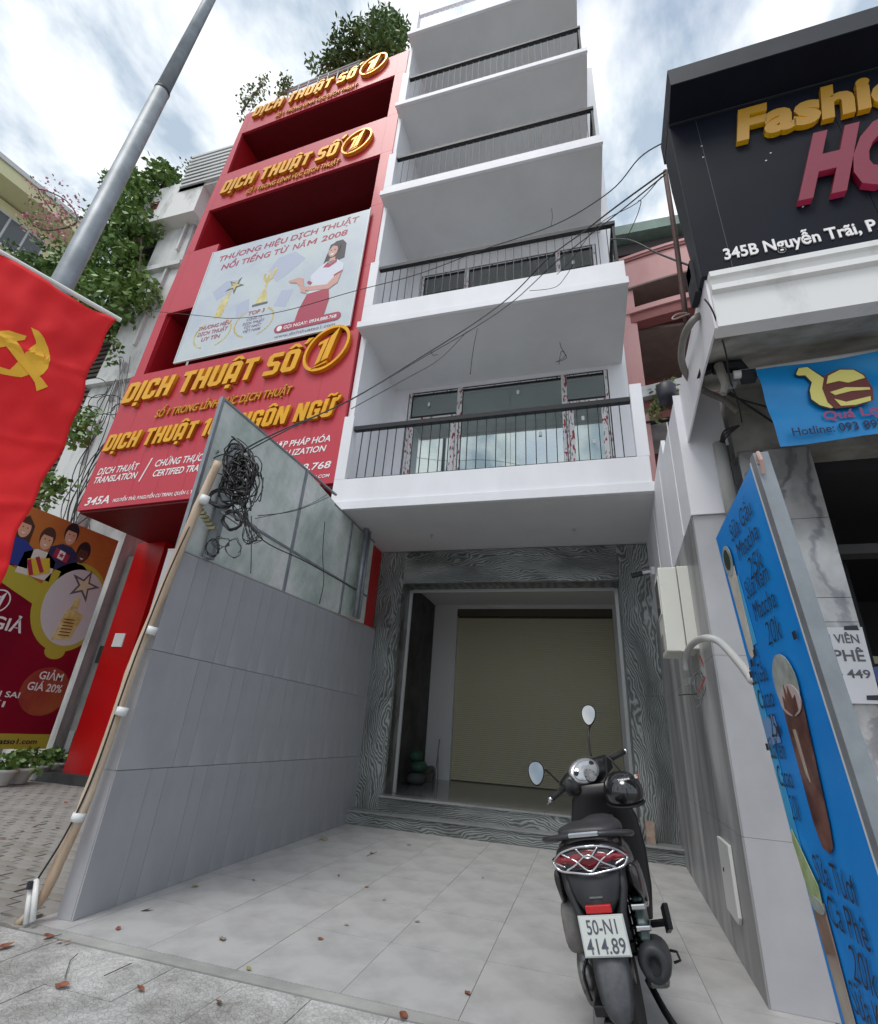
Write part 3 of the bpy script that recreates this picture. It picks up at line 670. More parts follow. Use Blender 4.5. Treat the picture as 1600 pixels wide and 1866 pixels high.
# steel post with wire tangle just behind
sp = MB().box(-.035, .035, -.035, .035, 2.47, 3.62).box(-.05, .05, -.05, .05, 3.62, 3.63).obj('steel_post', galv); sp.location = (-3.125, 3.42, 0); sp.rotation_euler = (0, 0, .2)
tagit(sp, 'square galvanised post behind the bamboo, holding the cable tangle', 'post')
sp.data.transform(Matrix.Translation((0, 0, 0)))
pp = MB().tube([(-3.05, 3.9, 2.45), (-3.05, 3.9, 4.0)], .02, 6)
# conduits down at the far end of the screen
cp = empty('drain_pipes', (-3.20, 6.5, 0), 0, 'pair of grey pipes running down beside the red strip above the wall', 'pipes')
for dy, r in ((0, .035), (.12, .028)): MB().tube([(.06, dy, 2.66), (.06, dy, 4.02)], r, 10).obj('pipe', galv, cp, smooth=True)
rs = MB().box(-3.47, -3.31, 7.0, 7.57, 2.2, 4.03).obj('red_side_post', redb); tagit(rs, 'narrow red painted post between the glass screen and the marble', 'post')
# tangle of cables
def P3(x, y, Y=3.30): return at(300+x*420/1600, 720+y*420/1600, 'y', Y)
tg = empty('cable_tangle', tuple(P3(520, 560)), 0, 'big knot of black cables tied at the top of the post', 'cables')
org = P3(520, 560)
r2 = random.Random(3)
for k in range(46):
    cx, cy = r2.gauss(520, 42), r2.gauss(560, 75); rx, ry = r2.uniform(40, 115), r2.uniform(50, 170); ph = r2.uniform(0, 6.28); n_ = r2.randint(9, 20)
    pts = []
    for i in range(n_):
        a = ph+i*2*PI/13*r2.uniform(.9, 1.1)
        pts.append(P3(cx+rx*math.cos(a)+r2.gauss(0, 9), cy+ry*math.sin(a)+r2.gauss(0, 9), 3.24+r2.uniform(-.05, .03))-org)
    MB().tube(smoothpts(pts, 3), r2.choice((.005, .006, .008)), 4).obj('cable', cable, tg, smooth=True)
for (cx, cy, rx, ry, n_, w) in ((400, 720, 95, 55, 9, .007), (470, 870, 62, 62, 7, .007), (330, 1060, 45, 60, 5, .003), (395, 1020, 60, 35, 2, .003), (480, 1060, 50, 62, 2, .003), (330, 390, 40, 18, 2, .003)):
    for k in range(n_):
        pts = [P3(cx+(rx+r2.gauss(0, 6))*math.cos(a/10*6.28)+r2.gauss(0, 4), cy+(ry+r2.gauss(0, 6))*math.sin(a/10*6.28)+r2.gauss(0, 4), 3.24+r2.uniform(-.02, .02))-org for a in range(12)]
        MB().tube(smoothpts(pts, 3), w, 4).obj('cable', cable, tg, smooth=True)
for k in range(16):
    pts = [P3(r2.gauss(510, 15), 700+r2.uniform(-60, 20), 3.22)-org, P3(r2.gauss(555, 14), 800, 3.24)-org, P3(r2.gauss(570, 15), 870, 3.25)-org, P3(r2.uniform(540, 680), r2.uniform(930, 1000), 3.26)-org, P3(r2.uniform(560, 640), r2.uniform(1000, 1040), 3.27)-org]
    MB().tube(smoothpts(pts, 4), r2.choice((.003, .004)), 4).obj('cable', cable, tg, smooth=True)
MB().tube([P3(395, 815, 3.24)-org, P3(530, 905, 3.24)-org], .014, 6).obj('joint_sleeve', cablegrey, tg)
jb = MB()
a, b = P3(255, 800, 3.2), P3(340, 930, 3.2)
for k in range(6):
    q = a.lerp(b, k/5); jb.box(q.x-.035, q.x+.03, q.y-.03, q.y, q.z-.012, q.z+.012)
tagit(jb.obj('clamp_bracket', mat('dull_brass', (.28, .26, .15), .5, .4)), 'row of brass coloured clamps tied behind the bamboo pole', 'clamp')
# cables along the wall top and through the scene
def wire(pix, r, lab, m=cable, group=None, n=6):
    o = MB().tube(smoothpts([at(*q[:2], 'y', q[2]) for q in pix], n), r, 5).obj('cable', m, smooth=True); tagit(o, lab, 'cable', group); return o
wire([(430, 828, 3.25), (500, 790, 3.4), (640, 728, 4.1), (760, 655, 4.8), (860, 592, 5.0), (930, 540, 5.1), (1000, 470, 4.6), (1060, 425, 3.9), (1125, 375, 3.3), (1212, 312, 2.75)], .008, 'black cable rising from the tangle across both balconies to the black sign')
wire([(432, 832, 3.27), (520, 785, 3.4), (650, 722, 4.15), (770, 652, 4.8), (870, 594, 5.0), (940, 545, 5.1), (1010, 480, 4.5), (1070, 432, 3.9), (1130, 385, 3.3), (1212, 318, 2.76)], .006, 'second black cable twisted beside the one rising to the black sign')
wire([(640, 745, 4.0), (740, 690, 4.7), (800, 655, 4.9), (850, 605, 5.0)], .005, 'thin loose cable sagging below the main cable pair over the lower balcony')
wire([(870, 598, 5.0), (862, 640, 5.0), (857, 682, 5.0)], .006, 'short cut cable dangling below the main cable pair')
wire([(205, 560, 7.2), (352, 574, 5.7), (430, 580, 5.5), (520, 566, 5.3), (640, 532, 5.0), (760, 500, 4.9), (880, 455, 4.6), (1010, 410, 4.2), (1110, 350, 3.6), (1165, 288, 3.1), (1210, 259, 2.75)], .006, 'long thin cable crossing the advertising banner to the black sign')
wire([(1015, 500, 4.6), (1040, 475, 4.4), (1090, 410, 3.9), (1160, 370, 3.4), (1205, 322, 2.8)], .004, 'thin cable strand just right of the second balcony')
wire([(965, 530, 4.9), (1010, 524, 4.8), (1030, 505, 4.6), (1045, 480, 4.5)], .004, 'small loop of cable hanging in front of the second balcony parapet')
wire([(1112, 436, 3.8), (1150, 438, 3.5), (1200, 462, 3.3), (1265, 487, 2.9)], .008, 'thick cable from the balcony corner past the pink house to the sign frame')
wire([(1141, 436, 3.6), (1160, 395, 3.5), (1168, 368, 3.4), (1163, 366, 3.4)], .004, 'cut cable end curling upward near the balcony corner')
wire([(470, 940, 3.4), (540, 930, 3.9), (600, 905, 4.6)], .004, 'thin cable from the tangle along the glass screen to the balcony')
wire([(465, 945, 3.4), (550, 925, 4.0), (598, 900, 4.6)], .003, 'thinner cable from the tangle sagging along the glass screen')
wire([(440, 930, 3.35), (480, 985, 3.7), (560, 1025, 4.5), (650, 1075, 6.0)], .006, 'cable lying along the frame rail of the glass screen')
wire([(592, 950, 5.2), (588, 1010, 5.3), (590, 1060, 5.3), (582, 1100, 5.3)], .005, 'dark cable hanging down the far half of the glass screen')
wire([(458, 940, 3.4), (458, 1000, 3.4), (457, 1045, 3.4)], .004, 'single cable dropping straight from the tangle to the wall top')

# bamboo pole
bp = empty('bamboo_pole', tuple(at(28, 1688, 'z', 0)), 0, 'long pale bamboo pole leaning on the front end of the grey wall', 'pole')
og = at(28, 1688, 'z', 0); pix = [(30, 1686, 2.97), (75, 1640, 3.0), (112, 1560, 3.02), (150, 1475, 3.03), (200, 1340, 3.04), (245, 1205, 3.05), (280, 1120, 3.06), (325, 1010, 3.07), (360, 925, 3.08), (398, 842, 3.08)]
pts = smoothpts([at(x, y, 'y', Y)-og for x, y, Y in pix], 5)
rr = [.018+.016*min(1, i/10) for i in range(len(pts))]
rr = [r*(1.10 if i % 8 == 0 else 1) for i, r in enumerate(rr)]
MB().tube(pts, rr, 12).obj('culm', bamboo, bp, smooth=True)
for (x, y, Y) in ((372, 912, 3.05), (276, 1150, 3.03), (222, 1297, 3.02), (142, 1490, 3.0)):
    a = at(x-3, y+6, 'y', Y)-og; b = at(x+3, y-8, 'y', Y)-og
    MB().tube([a, b], .039, 12).obj('tape_band', tape, bp, smooth=True)
wire([(70, 1600, 2.95), (125, 1510, 2.98), (175, 1400, 3.0), (240, 1215, 2.99), (300, 1060, 3.0), (345, 960, 3.02)], .006, 'black cable taped along the bamboo pole')
pv = empty('pvc_stubs', tuple(at(60, 1682, 'z', 0)), 0, 'two short white plastic conduit stubs at the foot of the bamboo pole', 'pipes'); og = at(60, 1682, 'z', 0)
for (a, b) in (((47, 1685), (57, 1612)), ((59, 1680), (67, 1602))):
    MB().tube([at(*a, 'y', 2.93)-og, at(*b, 'y', 2.95)-og], .016, 10).obj('conduit_stub', pvc, pv, smooth=True)
MB().tube([at(53, 1620, 'y', 2.93)-og, at(57, 1606, 'y', 2.93)-og], .018, 8).obj('black_tape', ink, pv)

# ================================================================== RED BUILDING (local x = left-right along its front, 0 at the right edge)
RZ = rad(-3.1)
rb = empty('red_building', (-3.52, 6.05, 0), RZ, 'red clad translation office building with deep open recesses and gold letters', 'building')
def ob(z):  # outer left edge
    P = ((4.4, -5.5), (7.7, -5.46), (9.4, -5.45), (11.5, -5.36), (14.4, -5.2), (17.3, -5.08))
    for (a, x), (b, y) in zip(P[:-1], P[1:]):
        if z <= b: return x+(y-x)*(z-a)/(b-a)
    return P[-1][1]
def rp(pts, y0, y1, name='front_panel', m=redp): return MB().prism(pts, y0, y1, axis='y').obj(name, m, rb)
TOP = 17.22
for (z0, z1, ir) in ((7.7, 9.45, -5.2), (9.45, 11.5, -5.2), (11.5, 13.0, -5.1), (13.0, 14.43, -5.05), (14.43, 16.23, -4.97), (16.23, TOP, -4.9)):
    rp([(ob(z0), z0+.003), (ir, z0+.003), (ir, z1-.003), (ob(z1), z1-.003)], 0, .06)
for (z0, z1) in ((7.7, 9.4), (9.4, 11.2), (11.2, 13.0), (13.0, 14.43), (14.43, 16.23), (16.23, TOP)):
    rp([(-.29, z0+.003), (0, z0+.003), (.0, z1-.003), (-.29, z1-.003)], 0, .06)
for (z0, z1, x0, x1) in ((9.5, 11.5, -5.2, -4.33), (9.5, 11.0, -4.327, -.293), (13.0, 14.43, -5.05, -2.6), (13.0, 14.43, -2.597, -.293), (16.23, TOP, -4.9, -2.6), (16.23, TOP, -2.597, -.293)):
    rp([(x0+.002, z0), (x1, z0), (x1, z1), (x0+.002, z1)], .001, .061)
rec = MB()
shaded_red = mat('red_paint_with_shade', '6d0a16', .5, var=.1)  # red darkened: shade of recesses and undersides put into the colour
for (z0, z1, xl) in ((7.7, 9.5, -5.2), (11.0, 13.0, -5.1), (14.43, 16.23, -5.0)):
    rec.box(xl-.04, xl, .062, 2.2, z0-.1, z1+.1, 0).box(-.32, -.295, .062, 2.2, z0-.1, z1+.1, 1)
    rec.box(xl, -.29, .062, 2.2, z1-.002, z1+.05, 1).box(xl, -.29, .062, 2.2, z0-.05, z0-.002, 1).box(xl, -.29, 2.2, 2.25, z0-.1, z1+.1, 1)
rec.obj('recess_lining', [redin, shaded_red], rb)
body = MB().hexa([(-5.42, .07, 4.7), (-5.25, .07, 4.7), (-5.25, 9, 4.7), (-5.42, 9, 4.7), (-5.04, .07, TOP), (-5.0, .07, TOP), (-5.0, 9, TOP), (-5.04, 9, TOP)])
body.box(-.24, -.10, .07, 1.4, 7.6, TOP).box(-5.0, -.15, .07, 2.3, TOP-.1, TOP-.01).box(-5.3, -.50, 2.3, 6, 0, TOP-.1)
body.obj('wall', redin, rb)
# window behind recess B and frame at C
wv = MB().box(-4.35, -.32, 1.0, 1.06, 11.9, 12.0).box(-4.35, -.32, 1.0, 1.06, 12.42, 12.5).box(-4.35, -4.28, 1.0, 1.06, 11.0, 12.42).box(-3.75, -3.68, 1.0, 1.06, 11.0, 12.42).box(-2.2, -2.15, 1.0, 1.06, 11.0, 12.42).obj('window', trim_m, rb)
MB().box(-4.28, -.32, 1.02, 1.03, 11.0, 12.42).obj('pane', mat('dark_window_glass', (.02, .03, .03), .08), wv)
MB().box(-4.75, -4.1, .3, .36, 7.75, 7.80).box(-4.4, -4.34, .25, .3, 7.75, 8.4).obj('rail', trim_m, rb)
# big sign box
sb = empty('shop_sign', (0, 0, 0)); sb.parent = rb
MB().hexa([(-5.5, -.05, 4.585), (-.02, -.05, 4.60), (-.02, .40, 4.60), (-5.5, .40, 4.585), (-5.46, -.05, 7.72), (-.04, -.05, 7.70), (-.04, .40, 7.70), (-5.46, .40, 7.72)]).obj('sign_box', redp, sb)
for k in range(1, 9):
    x = -5.5+k*.61; MB().box(x-.002, x+.002, -.0515, -.0505, 4.6, 7.7).obj('panel_seam', redin, sb)
block('DỊCH THUẬT SỐ', -5.36, -1.12, 6.95, .50, -.125, .07, sb, .16, gold, goldside)
text('SỐ 1 TRONG LĨNH VỰC DỊCH THUẬT', -4.31, -1.17, 6.47, .165, -.085, .03, goldprint, sb, shear=.2, off=.012, side=goldside)
block('DỊCH THUẬT 100 NGÔN NGỮ', -5.36, -.20, 5.82, .37, -.115, .06, sb, .16, gold, goldside)
for (t, a, b, z, h) in (('DỊCH THUẬT', -5.33, -4.29, 5.325, .135), ('TRANSLATION', -5.36, -4.25, 5.14, .13), ('CHỨNG THỰC', -3.9, -2.78, 5.335, .135), ('CERTIFIED TRANSLATION', -3.87, -2.05, 5.125, .13), ('HỢP PHÁP HÓA', -1.36, -.20, 5.375, .115), ('LEGALIZATION', -1.36, -.27, 5.195, .11), ('0934.888.768', -1.42, -.12, 4.875, .12), ('WWW.DICHTHUATSO1.COM', -1.3, -.12, 4.71, .055), ('345A', -5.35, -4.70, 4.675, .16), ('NGUYỄN TRÃI, P.NGUYỄN CƯ TRINH, QUẬN 1, TP.HCM', -4.64, -2.55, 4.685, .065)):
    text(t, a, b, z, h, -.056, 0, whitel, sb, shear=.2, off=.018, split=h > .1)
flat('slash', [(-4.17, 5.06), (-4.14, 5.06), (-4.0, 5.54), (-4.03, 5.54)], -.056, whitel, sb)
def ringone(cx, cz, r, v, d, parent, sx=1.0, m=gold, ms=goldside, sh=.22):
    n = 32; th = r*.115
    o_, i_ = [], []
    mb = MB(); vs = []
    for k in range(n):
        a = 2*PI*k/n
        for rr, y in ((r, v), (r-th, v), (r-th, v+d), (r, v+d)):
            z = cz+rr*math.sin(a); vs.append((cx+rr*sx*math.cos(a)+sh*(z-cz), y, z))
    fs = []
    for k in range(n):
        j = (k+1) % n
        for q in range(4): fs.append((k*4+q, k*4+(q+1) % 4, j*4+(q+1) % 4, j*4+q))
    mb.add(vs, fs).obj('ring', m, parent)
    def S(p): return [(cx+x*r*sx+sh*z*r, cz+z*r) for x, z in p]
    for p in ([(-.42, .28), (-.02, .44), (-.02, -.62), (-.20, -.74), (-.20, .22), (-.42, .14)], [(.03, .48), (.30, .86), (.30, -.52), (.03, -.62)], [(-.30, -.88), (-.12, -.80), (.34, -.62), (.30, -.72)]):
        flat('numeral', S(p), v-.012, m, parent, t=d)
ringone(-.60, 7.33, .50, -.13, .09, sb, .88)
# two upper sign lines
for (z, h, zs, hs, ua, ub, ra, cz) in ((13.44, .47, 13.13, .15, -4.85, -1.34, -.93, 13.67), (16.74, .42, 16.33, .13, -4.73, -1.34, -.93, 17.0)):
    block('DỊCH THUẬT SỐ', ua, ub-.08, z, h, -.08, .075, rb, .16, gold, goldside)
    text('SỐ 1 TRONG LĨNH VỰC DỊCH THUẬT', ua+.85, ub, zs, hs, -.04, .03, goldprint, rb, shear=.2, off=.012, side=goldside)
    ringone(-.95, cz, .42, -.09, .08, rb, .90)
# soffit below the sign, pillar, ground floor
MB().box(-5.48, -.05, .0, 2.28, 4.55, 4.583).obj('sign_soffit', shaded_red, rb)
# banner with print
bn = empty('advertising_banner', (-3.52, 6.05, 0), RZ, 'white printed banner of a woman in red skirt and gold trophies on the red facade', 'banner')
bnm = mat('banner_white', (.56, .62, .63), .35, c2=(.47, .52, .60), vscale=.8, thr=(.4, .65))
flat('banner_sheet', [(-4.30, 7.83), (-.25, 7.83), (-.25, 11.0), (-4.30, 11.1)], -.075, bnm, bn, t=.02)
MB().box(-4.32, -4.30, -.085, -.05, 7.81, 11.1).box(-.25, -.23, -.085, -.05, 7.81, 11.02).box(-4.30, -.25, -.085, -.05, 7.81, 7.83).obj('banner_edge', tape, bn)
V = -.078
rprint = mat('printed_crimson', 'a8304a', .4); skin = mat('printed_skin', 'c99a8e', .5); hairp = mat('printed_black_hair', '26222c', .5); shirt = mat('printed_white_shirt', 'd2d6e2', .5); gprint = mat('printed_gold', 'b9a550', .45, c2='e0d6a0', vscale=6); silver = mat('printed_grey', '5a5e66', .4); pgrey = mat('printed_mauve', '7d6a86', .5)
text('THƯƠNG HIỆU DỊCH THUẬT', -4.06, -.47, 10.70, .16, V, 0, rprint, bn, shear=.12, off=.018)
text('NỔI TIẾNG TỪ', -3.88, -2.12, 10.38, .16, V, 0, rprint, bn, shear=.12, off=.018)
text('NĂ', -2.00, -1.67, 10.38, .16, V, 0, rprint, bn, shear=.12, off=.018)
flat('letter', [(-1.645+x*.215+.12*.16*z, 10.38+z*.16) for x, z in ((0, 0), (.2, 0), (.2, .62), (.44, .22), (.56, .22), (.8, .62), (.8, 0), (1, 0), (1, 1), (.82, 1), (.5, .48), (.18, 1), (0, 1))], V, rprint, bn, t=.001)
text('2008', -1.30, -.68, 10.38, .16, V, 0, rprint, bn, shear=.12, off=.018)
flat('printed_hair', [(-1.02, 10.12), (-.92, 10.26), (-.76, 10.26), (-.66, 10.12), (-.64, 9.70), (-.80, 9.66), (-.92, 9.8), (-1.12, 9.62), (-1.08, 9.9)], V, hairp, bn, t=.002)
flat('printed_neck', [(-.98, 9.78), (-.86, 9.80), (-.84, 9.60), (-1.02, 9.58)], V-.002, skin, bn, t=.002)
flat('printed_face', ell(-.94, 9.98, .105, .17), V-.004, skin, bn, t=.002)
flat('printed_fringe', [(-1.05, 10.02), (-1.03, 10.18), (-.88, 10.24), (-.78, 10.12), (-.80, 9.9), (-.86, 10.10), (-.97, 10.15)], V-.006, hairp, bn, t=.002)
flat('printed_smile', [(-1.0, 9.90), (-.90, 9.92), (-.93, 9.87), (-.97, 9.87)], V-.006, whitel, bn, t=.002)
for x in (-.99, -.90): flat('printed_eye', ell(x, 10.01, .018, .010, 10), V-.006, hairp, bn, t=.002)
flat('printed_shirt', [(-1.20, 9.58), (-1.05, 9.70), (-.80, 9.70), (-.62, 9.52), (-.62, 9.28), (-.80, 9.20), (-.86, 8.92), (-1.32, 8.90), (-1.30, 9.2), (-1.36, 9.40)], V-.002, shirt, bn, t=.002)
flat('printed_collar', [(-1.10, 9.56), (-1.02, 9.68), (-.93, 9.60), (-.80, 9.72), (-.80, 9.62), (-.96, 9.52)], V-.005, rprint, bn, t=.002)
flat('printed_sleeve_hem', [(-.80, 9.22), (-.62, 9.30), (-.62, 9.35), (-.80, 9.27)], V-.005, rprint, bn, t=.002)
flat('printed_sleeve_hem', [(-1.40, 9.22), (-1.30, 9.14), (-1.28, 9.20), (-1.38, 9.28)], V-.005, rprint, bn, t=.002)
flat('printed_arm', [(-.78, 9.22), (-.64, 9.28), (-.68, 9.02), (-.85, 8.90), (-1.32, 8.98), (-1.48, 9.06), (-1.42, 9.12), (-.92, 9.04)], V-.006, skin, bn, t=.002)
flat('printed_arm', [(-1.50, 9.00), (-1.36, 8.92), (-1.48, 9.22), (-1.52, 9.38), (-1.64, 9.44), (-1.88, 9.42), (-1.82, 9.35), (-1.66, 9.30), (-1.56, 9.18)], V-.007, skin, bn, t=.002)
flat('printed_skirt', [(-1.34, 8.90), (-.86, 8.93), (-.80, 8.62), (-.86, 8.10), (-1.50, 8.06), (-1.46, 8.5)], V-.004, rprint, bn, t=.002)
def roundbar(u0, u1, z0, z1, k=8):
    r = (z1-z0)/2; return ell(u1-r, z0+r, r, r, k, -PI/2, PI/2)+ell(u0+r, z0+r, r, r, k, PI/2, 3*PI/2)
flat('phone_bar', roundbar(-1.92, -.46, 8.02, 8.22), V-.007, rprint, bn, t=.002)
flat('phone_dot', ell(-1.80, 8.12, .06, .07, 14), V-.009, whitel, bn, t=.002)
text('GỌI NGAY: 0934.888.768', -1.70, -.55, 8.08, .08, V-.010, 0, whitel, bn, off=.02)
text('www.dichthuatso1.com', -1.88, -.55, 7.89, .08, V, 0, pgrey, bn, off=.01)
for (cx, cz, t1) in ((-3.52, 8.45, ('THƯƠNG HIỆU', 'DỊCH THUẬT', 'UY TÍN')), (-2.50, 8.50, ('TOP 3', 'CÔNG TY', 'DỊCH THUẬT', 'TỐT NHẤT', 'VIỆT NAM'))):
    n_ = 15
    for k in range(n_*2):
        a = rad(-70)+ (k % n_)/n_*rad(125)
        if k >= n_: a = PI-a
        x, z = cx+.46*math.cos(a), cz-.02+.38*math.sin(a); b = a+PI/2*(1 if k < n_ else -1)
        flat('laurel_leaf', [(x, z), (x+.05*math.cos(b+.5), z+.05*math.sin(b+.5)), (x+.09*math.cos(b), z+.09*math.sin(b)), (x+.05*math.cos(b-.5), z+.05*math.sin(b-.5))], V, gprint, bn, t=.002)
    for i, s in enumerate(t1):
        hh = .10 if (len(t1) == 3 or i == 0) else .065
        zz = cz+.14-i*.165 if len(t1) == 3 else cz+.20-(0 if i == 0 else .05)-i*.105
        w = .05+len(s)*hh*.72; text(s, cx-w/2, cx+w/2, zz, hh, V-.001, 0, rprint if len(t1) == 3 or i == 0 else pgrey, bn, shear=.1, off=.012)
flat('printed_trophy', [(-3.62, 8.86), (-3.42, 8.86), (-3.36, 9.36), (-3.56, 9.36)], V, gprint, bn, t=.002)
flat('printed_trophy', [(-3.50, 9.36), (-3.40, 9.36), (-3.34, 9.58), (-3.46, 9.52)], V, gprint, bn, t=.002)
def star(cx, cz, r, rot=0, q=.4): return [(cx+(r if k % 2 == 0 else r*q)*math.sin(rot+k*PI/5), cz+(r if k % 2 == 0 else r*q)*math.cos(rot+k*PI/5)) for k in range(10)]
flat('printed_star', star(-3.30, 9.72, .26, .5, .35), V-.001, silver, bn, t=.002); flat('printed_star', star(-3.31, 9.73, .17, .5, .35), V-.003, gprint, bn, t=.002)
flat('printed_trophy', [(-2.66, 8.92), (-2.28, 8.92), (-2.28, 8.98), (-2.66, 8.98)], V, silver, bn, t=.002)
flat('printed_trophy', [(-2.60, 8.99), (-2.32, 8.99), (-2.36, 9.20), (-2.42, 9.36), (-2.40, 9.55), (-2.46, 9.55), (-2.48, 9.36), (-2.54, 9.2)], V, gprint, bn, t=.002)
flat('printed_cup', [(-2.58, 9.85), (-2.56, 9.66), (-2.44, 9.54), (-2.32, 9.64), (-2.24, 9.90), (-2.32, 9.98), (-2.36, 9.72), (-2.40, 9.66), (-2.42, 9.9), (-2.46, 9.9), (-2.46, 9.68), (-2.52, 9.72), (-2.52, 9.84)], V, gprint, bn, t=.002)
pblue = mat('printed_pale_map', (.44, .48, .60), .4)
for pts in ([(-3.9, 9.7), (-3.6, 9.95), (-3.3, 9.9), (-3.35, 9.6), (-3.7, 9.4)], [(-2.3, 10.25), (-1.9, 10.3), (-1.6, 10.0), (-1.9, 9.7), (-2.2, 9.5), (-2.5, 9.9)], [(-3.1, 9.1), (-2.8, 9.2), (-2.7, 8.8), (-3.0, 8.7)], [(-2.0, 9.2), (-1.7, 9.15), (-1.8, 8.7), (-2.1, 8.8)]): flat('printed_map', pts, -.0765, pblue, bn, t=.001)
# rooftop rail and shrubs of the red building
rr_ = MB()
for z in (TOP+1.0, TOP+1.15): rr_.tube([(-4.35, .25, z), (-1.7, .25, z)], .028, 6)
rr_.tube([(-4.35, .25, TOP+1.15), (-4.7, .25, TOP)], .028, 6)
for k in range(9): rr_.tube([(-4.35+k*.33, .25, TOP), (-4.35+k*.33, .25, TOP+1.15)], .02, 5)
rr_.obj('roof_rail', trim_m, rb)

# --- ground level left of the wall
pl_ = MB().box(-9.15, -8.42, 7.9, 8.5, .15, 4.55).obj('red_pillar', redb); tagit(pl_, 'wide red painted pillar under the left end of the big sign', 'pillar')
fl_ = MB().box(-8.95, -8.70, 7.88, 7.899, 2.36, 2.62).obj('notice_paper', tape); tagit(fl_, 'small white notice sheet stuck on the red pillar', 'notice')
st_ = MB().box(-9.9, -5.5, 7.7, 9.8, -.04, .15).obj('shop_step', mat('dark_step_stone', (.05, .05, .052), .5, var=.3)); st_['kind'] = 'structure'
gc = empty('grey_gate_column', (-9.55, 8.45, 0), 0, 'grey rendered column with dark slots between the poster and red pillar', 'column')
b = MB(); b.box(-.38, .36, -.02, .6, 0, 4.45); b.obj('column_shaft', mat('dark_grey_render', (.12, .125, .125), .8, c2=(.19, .195, .19), vscale=2, bump=.1), gc)
for (x0, x1, z0, z1) in ((-.05, .16, 2.75, 3.30), (-.32, -.10, 2.1, 2.45)): MB().box(x0, x1, -.026, -.0205, z0, z1).obj('slot', dark, gc)
MB().box(-.34, -.20, -.05, -.021, .1, .8).obj('meter_door', mat('grey_door', (.22, .22, .22), .6), gc)
bp_ = MB().box(-10.2, -5.5, 9.8, 9.9, 0, 4.5).obj('shopfront_wall', shaded_red); tagit(bp_, 'dark red recessed ground floor wall behind the pillar', 'wall')
# poster
ps = empty('tall_poster', (-9.6, 7.8, 0), rad(90), 'tall crimson and orange poster with four people, a star trophy and a discount circle', 'poster')
pcr = mat('poster_crimson', '8f0f2c', .35, c2='6e0b24', vscale=.6); por = mat('poster_orange', 'c07a3c', .4, c2='a65c30', vscale=.7); pye = mat('poster_lime', 'b8ae42', .4)
flat('poster_sheet', [(-2.9, .50), (0, .50), (0, 4.58), (-2.9, 4.5)], 0, pcr, ps, t=.03)
flat('poster_top_print', [(-2.9, 3.3), (-1.8, 3.45), (-1.15, 3.0), (0, 3.2), (0, 4.575), (-2.9, 4.5)], -.003, por, ps)
flat('poster_swoosh', [(-2.9, 3.5), (-1.8, 3.42), (-.95, 3.2), (-1.2, 2.88), (-1.9, 3.12), (-2.9, 3.1)], -.006, pye, ps)
flat('poster_ring', [(x, z) for x, z in ell(-.52, 3.02, .68, .86, 40) if x <= -.001]+[(-.001, 2.5)], -.009, pye, ps) if False else None
def clipell(cx, cz, rx, rz):
    p = [(min(-.002, x), z) for x, z in ell(cx, cz, rx, rz, 44)]; q = []
    for a in p:
        if not q or (abs(a[0]-q[-1][0])+abs(a[1]-q[-1][1])) > 1e-6: q.append(a)
    return q
flat('poster_ring', clipell(-.50, 3.02, .74, .86), -.009, pye, ps)
flat('poster_disc', clipell(-.44, 3.02, .62, .74), -.012, mat('poster_white', (.60, .60, .62), .35), ps)
flat('poster_badge', ell(-.50, 2.16, .20, .14), -.010, pye, ps)
flat('poster_circle', clipell(-.40, 1.46, .46, .42), -.004, mat('poster_circle_orange', 'a8603a', .4, c2='8f2c34', vscale=1.2), ps)
flat('poster_foot', [(-2.9, .50), (-.002, .50), (-.002, .74), (-2.9, .74)], -.004, pye, ps)
for (t, a, b_, z, h, mm) in (('GIẢM', -.62, -.16, 1.66, .13, whitel), ('GIÁ 20%', -.76, -.10, 1.46, .13, whitel), ('GIẢ', -1.75, -1.22, 2.36, .2, whitel), ('CH SAI', -1.4, -.83, 1.31, .09, whitel), ('ỚI', -1.3, -1.02, 1.15, .09, whitel), ('dichthuatso1.com', -1.35, -.22, .58, .08, darkblue)):
    text(t, a, b_, z, h, -.010, 0, mm, ps, off=.02)
ringone(-1.78, 2.80, .20, -.012, .004, ps, .9, whitel, whitel, .1)
# trophy print
flat('poster_trophy', [(-.66, 2.35), (-.30, 2.40), (-.20, 2.90), (-.48, 3.0), (-.58, 2.92)], -.015, gprint, ps)
flat('poster_trophy', [(-.52, 2.98), (-.36, 3.0), (-.38, 3.22), (-.48, 3.18)], -.015, gprint, ps)
flat('poster_star', star(-.40, 3.46, .34, .15, .38), -.015, silver, ps); flat('poster_star', star(-.40, 3.46, .22, .15, .38), -.018, mat('printed_cream', (.66, .60, .42), .4), ps)
for k in range(6): flat('poster_print_bar', [(-.56+.02*k*.2, 2.45+k*.06), (-.34, 2.47+k*.06), (-.34, 2.49+k*.06), (-.56, 2.47+k*.06)], -.017, brown, ps, t=.002)
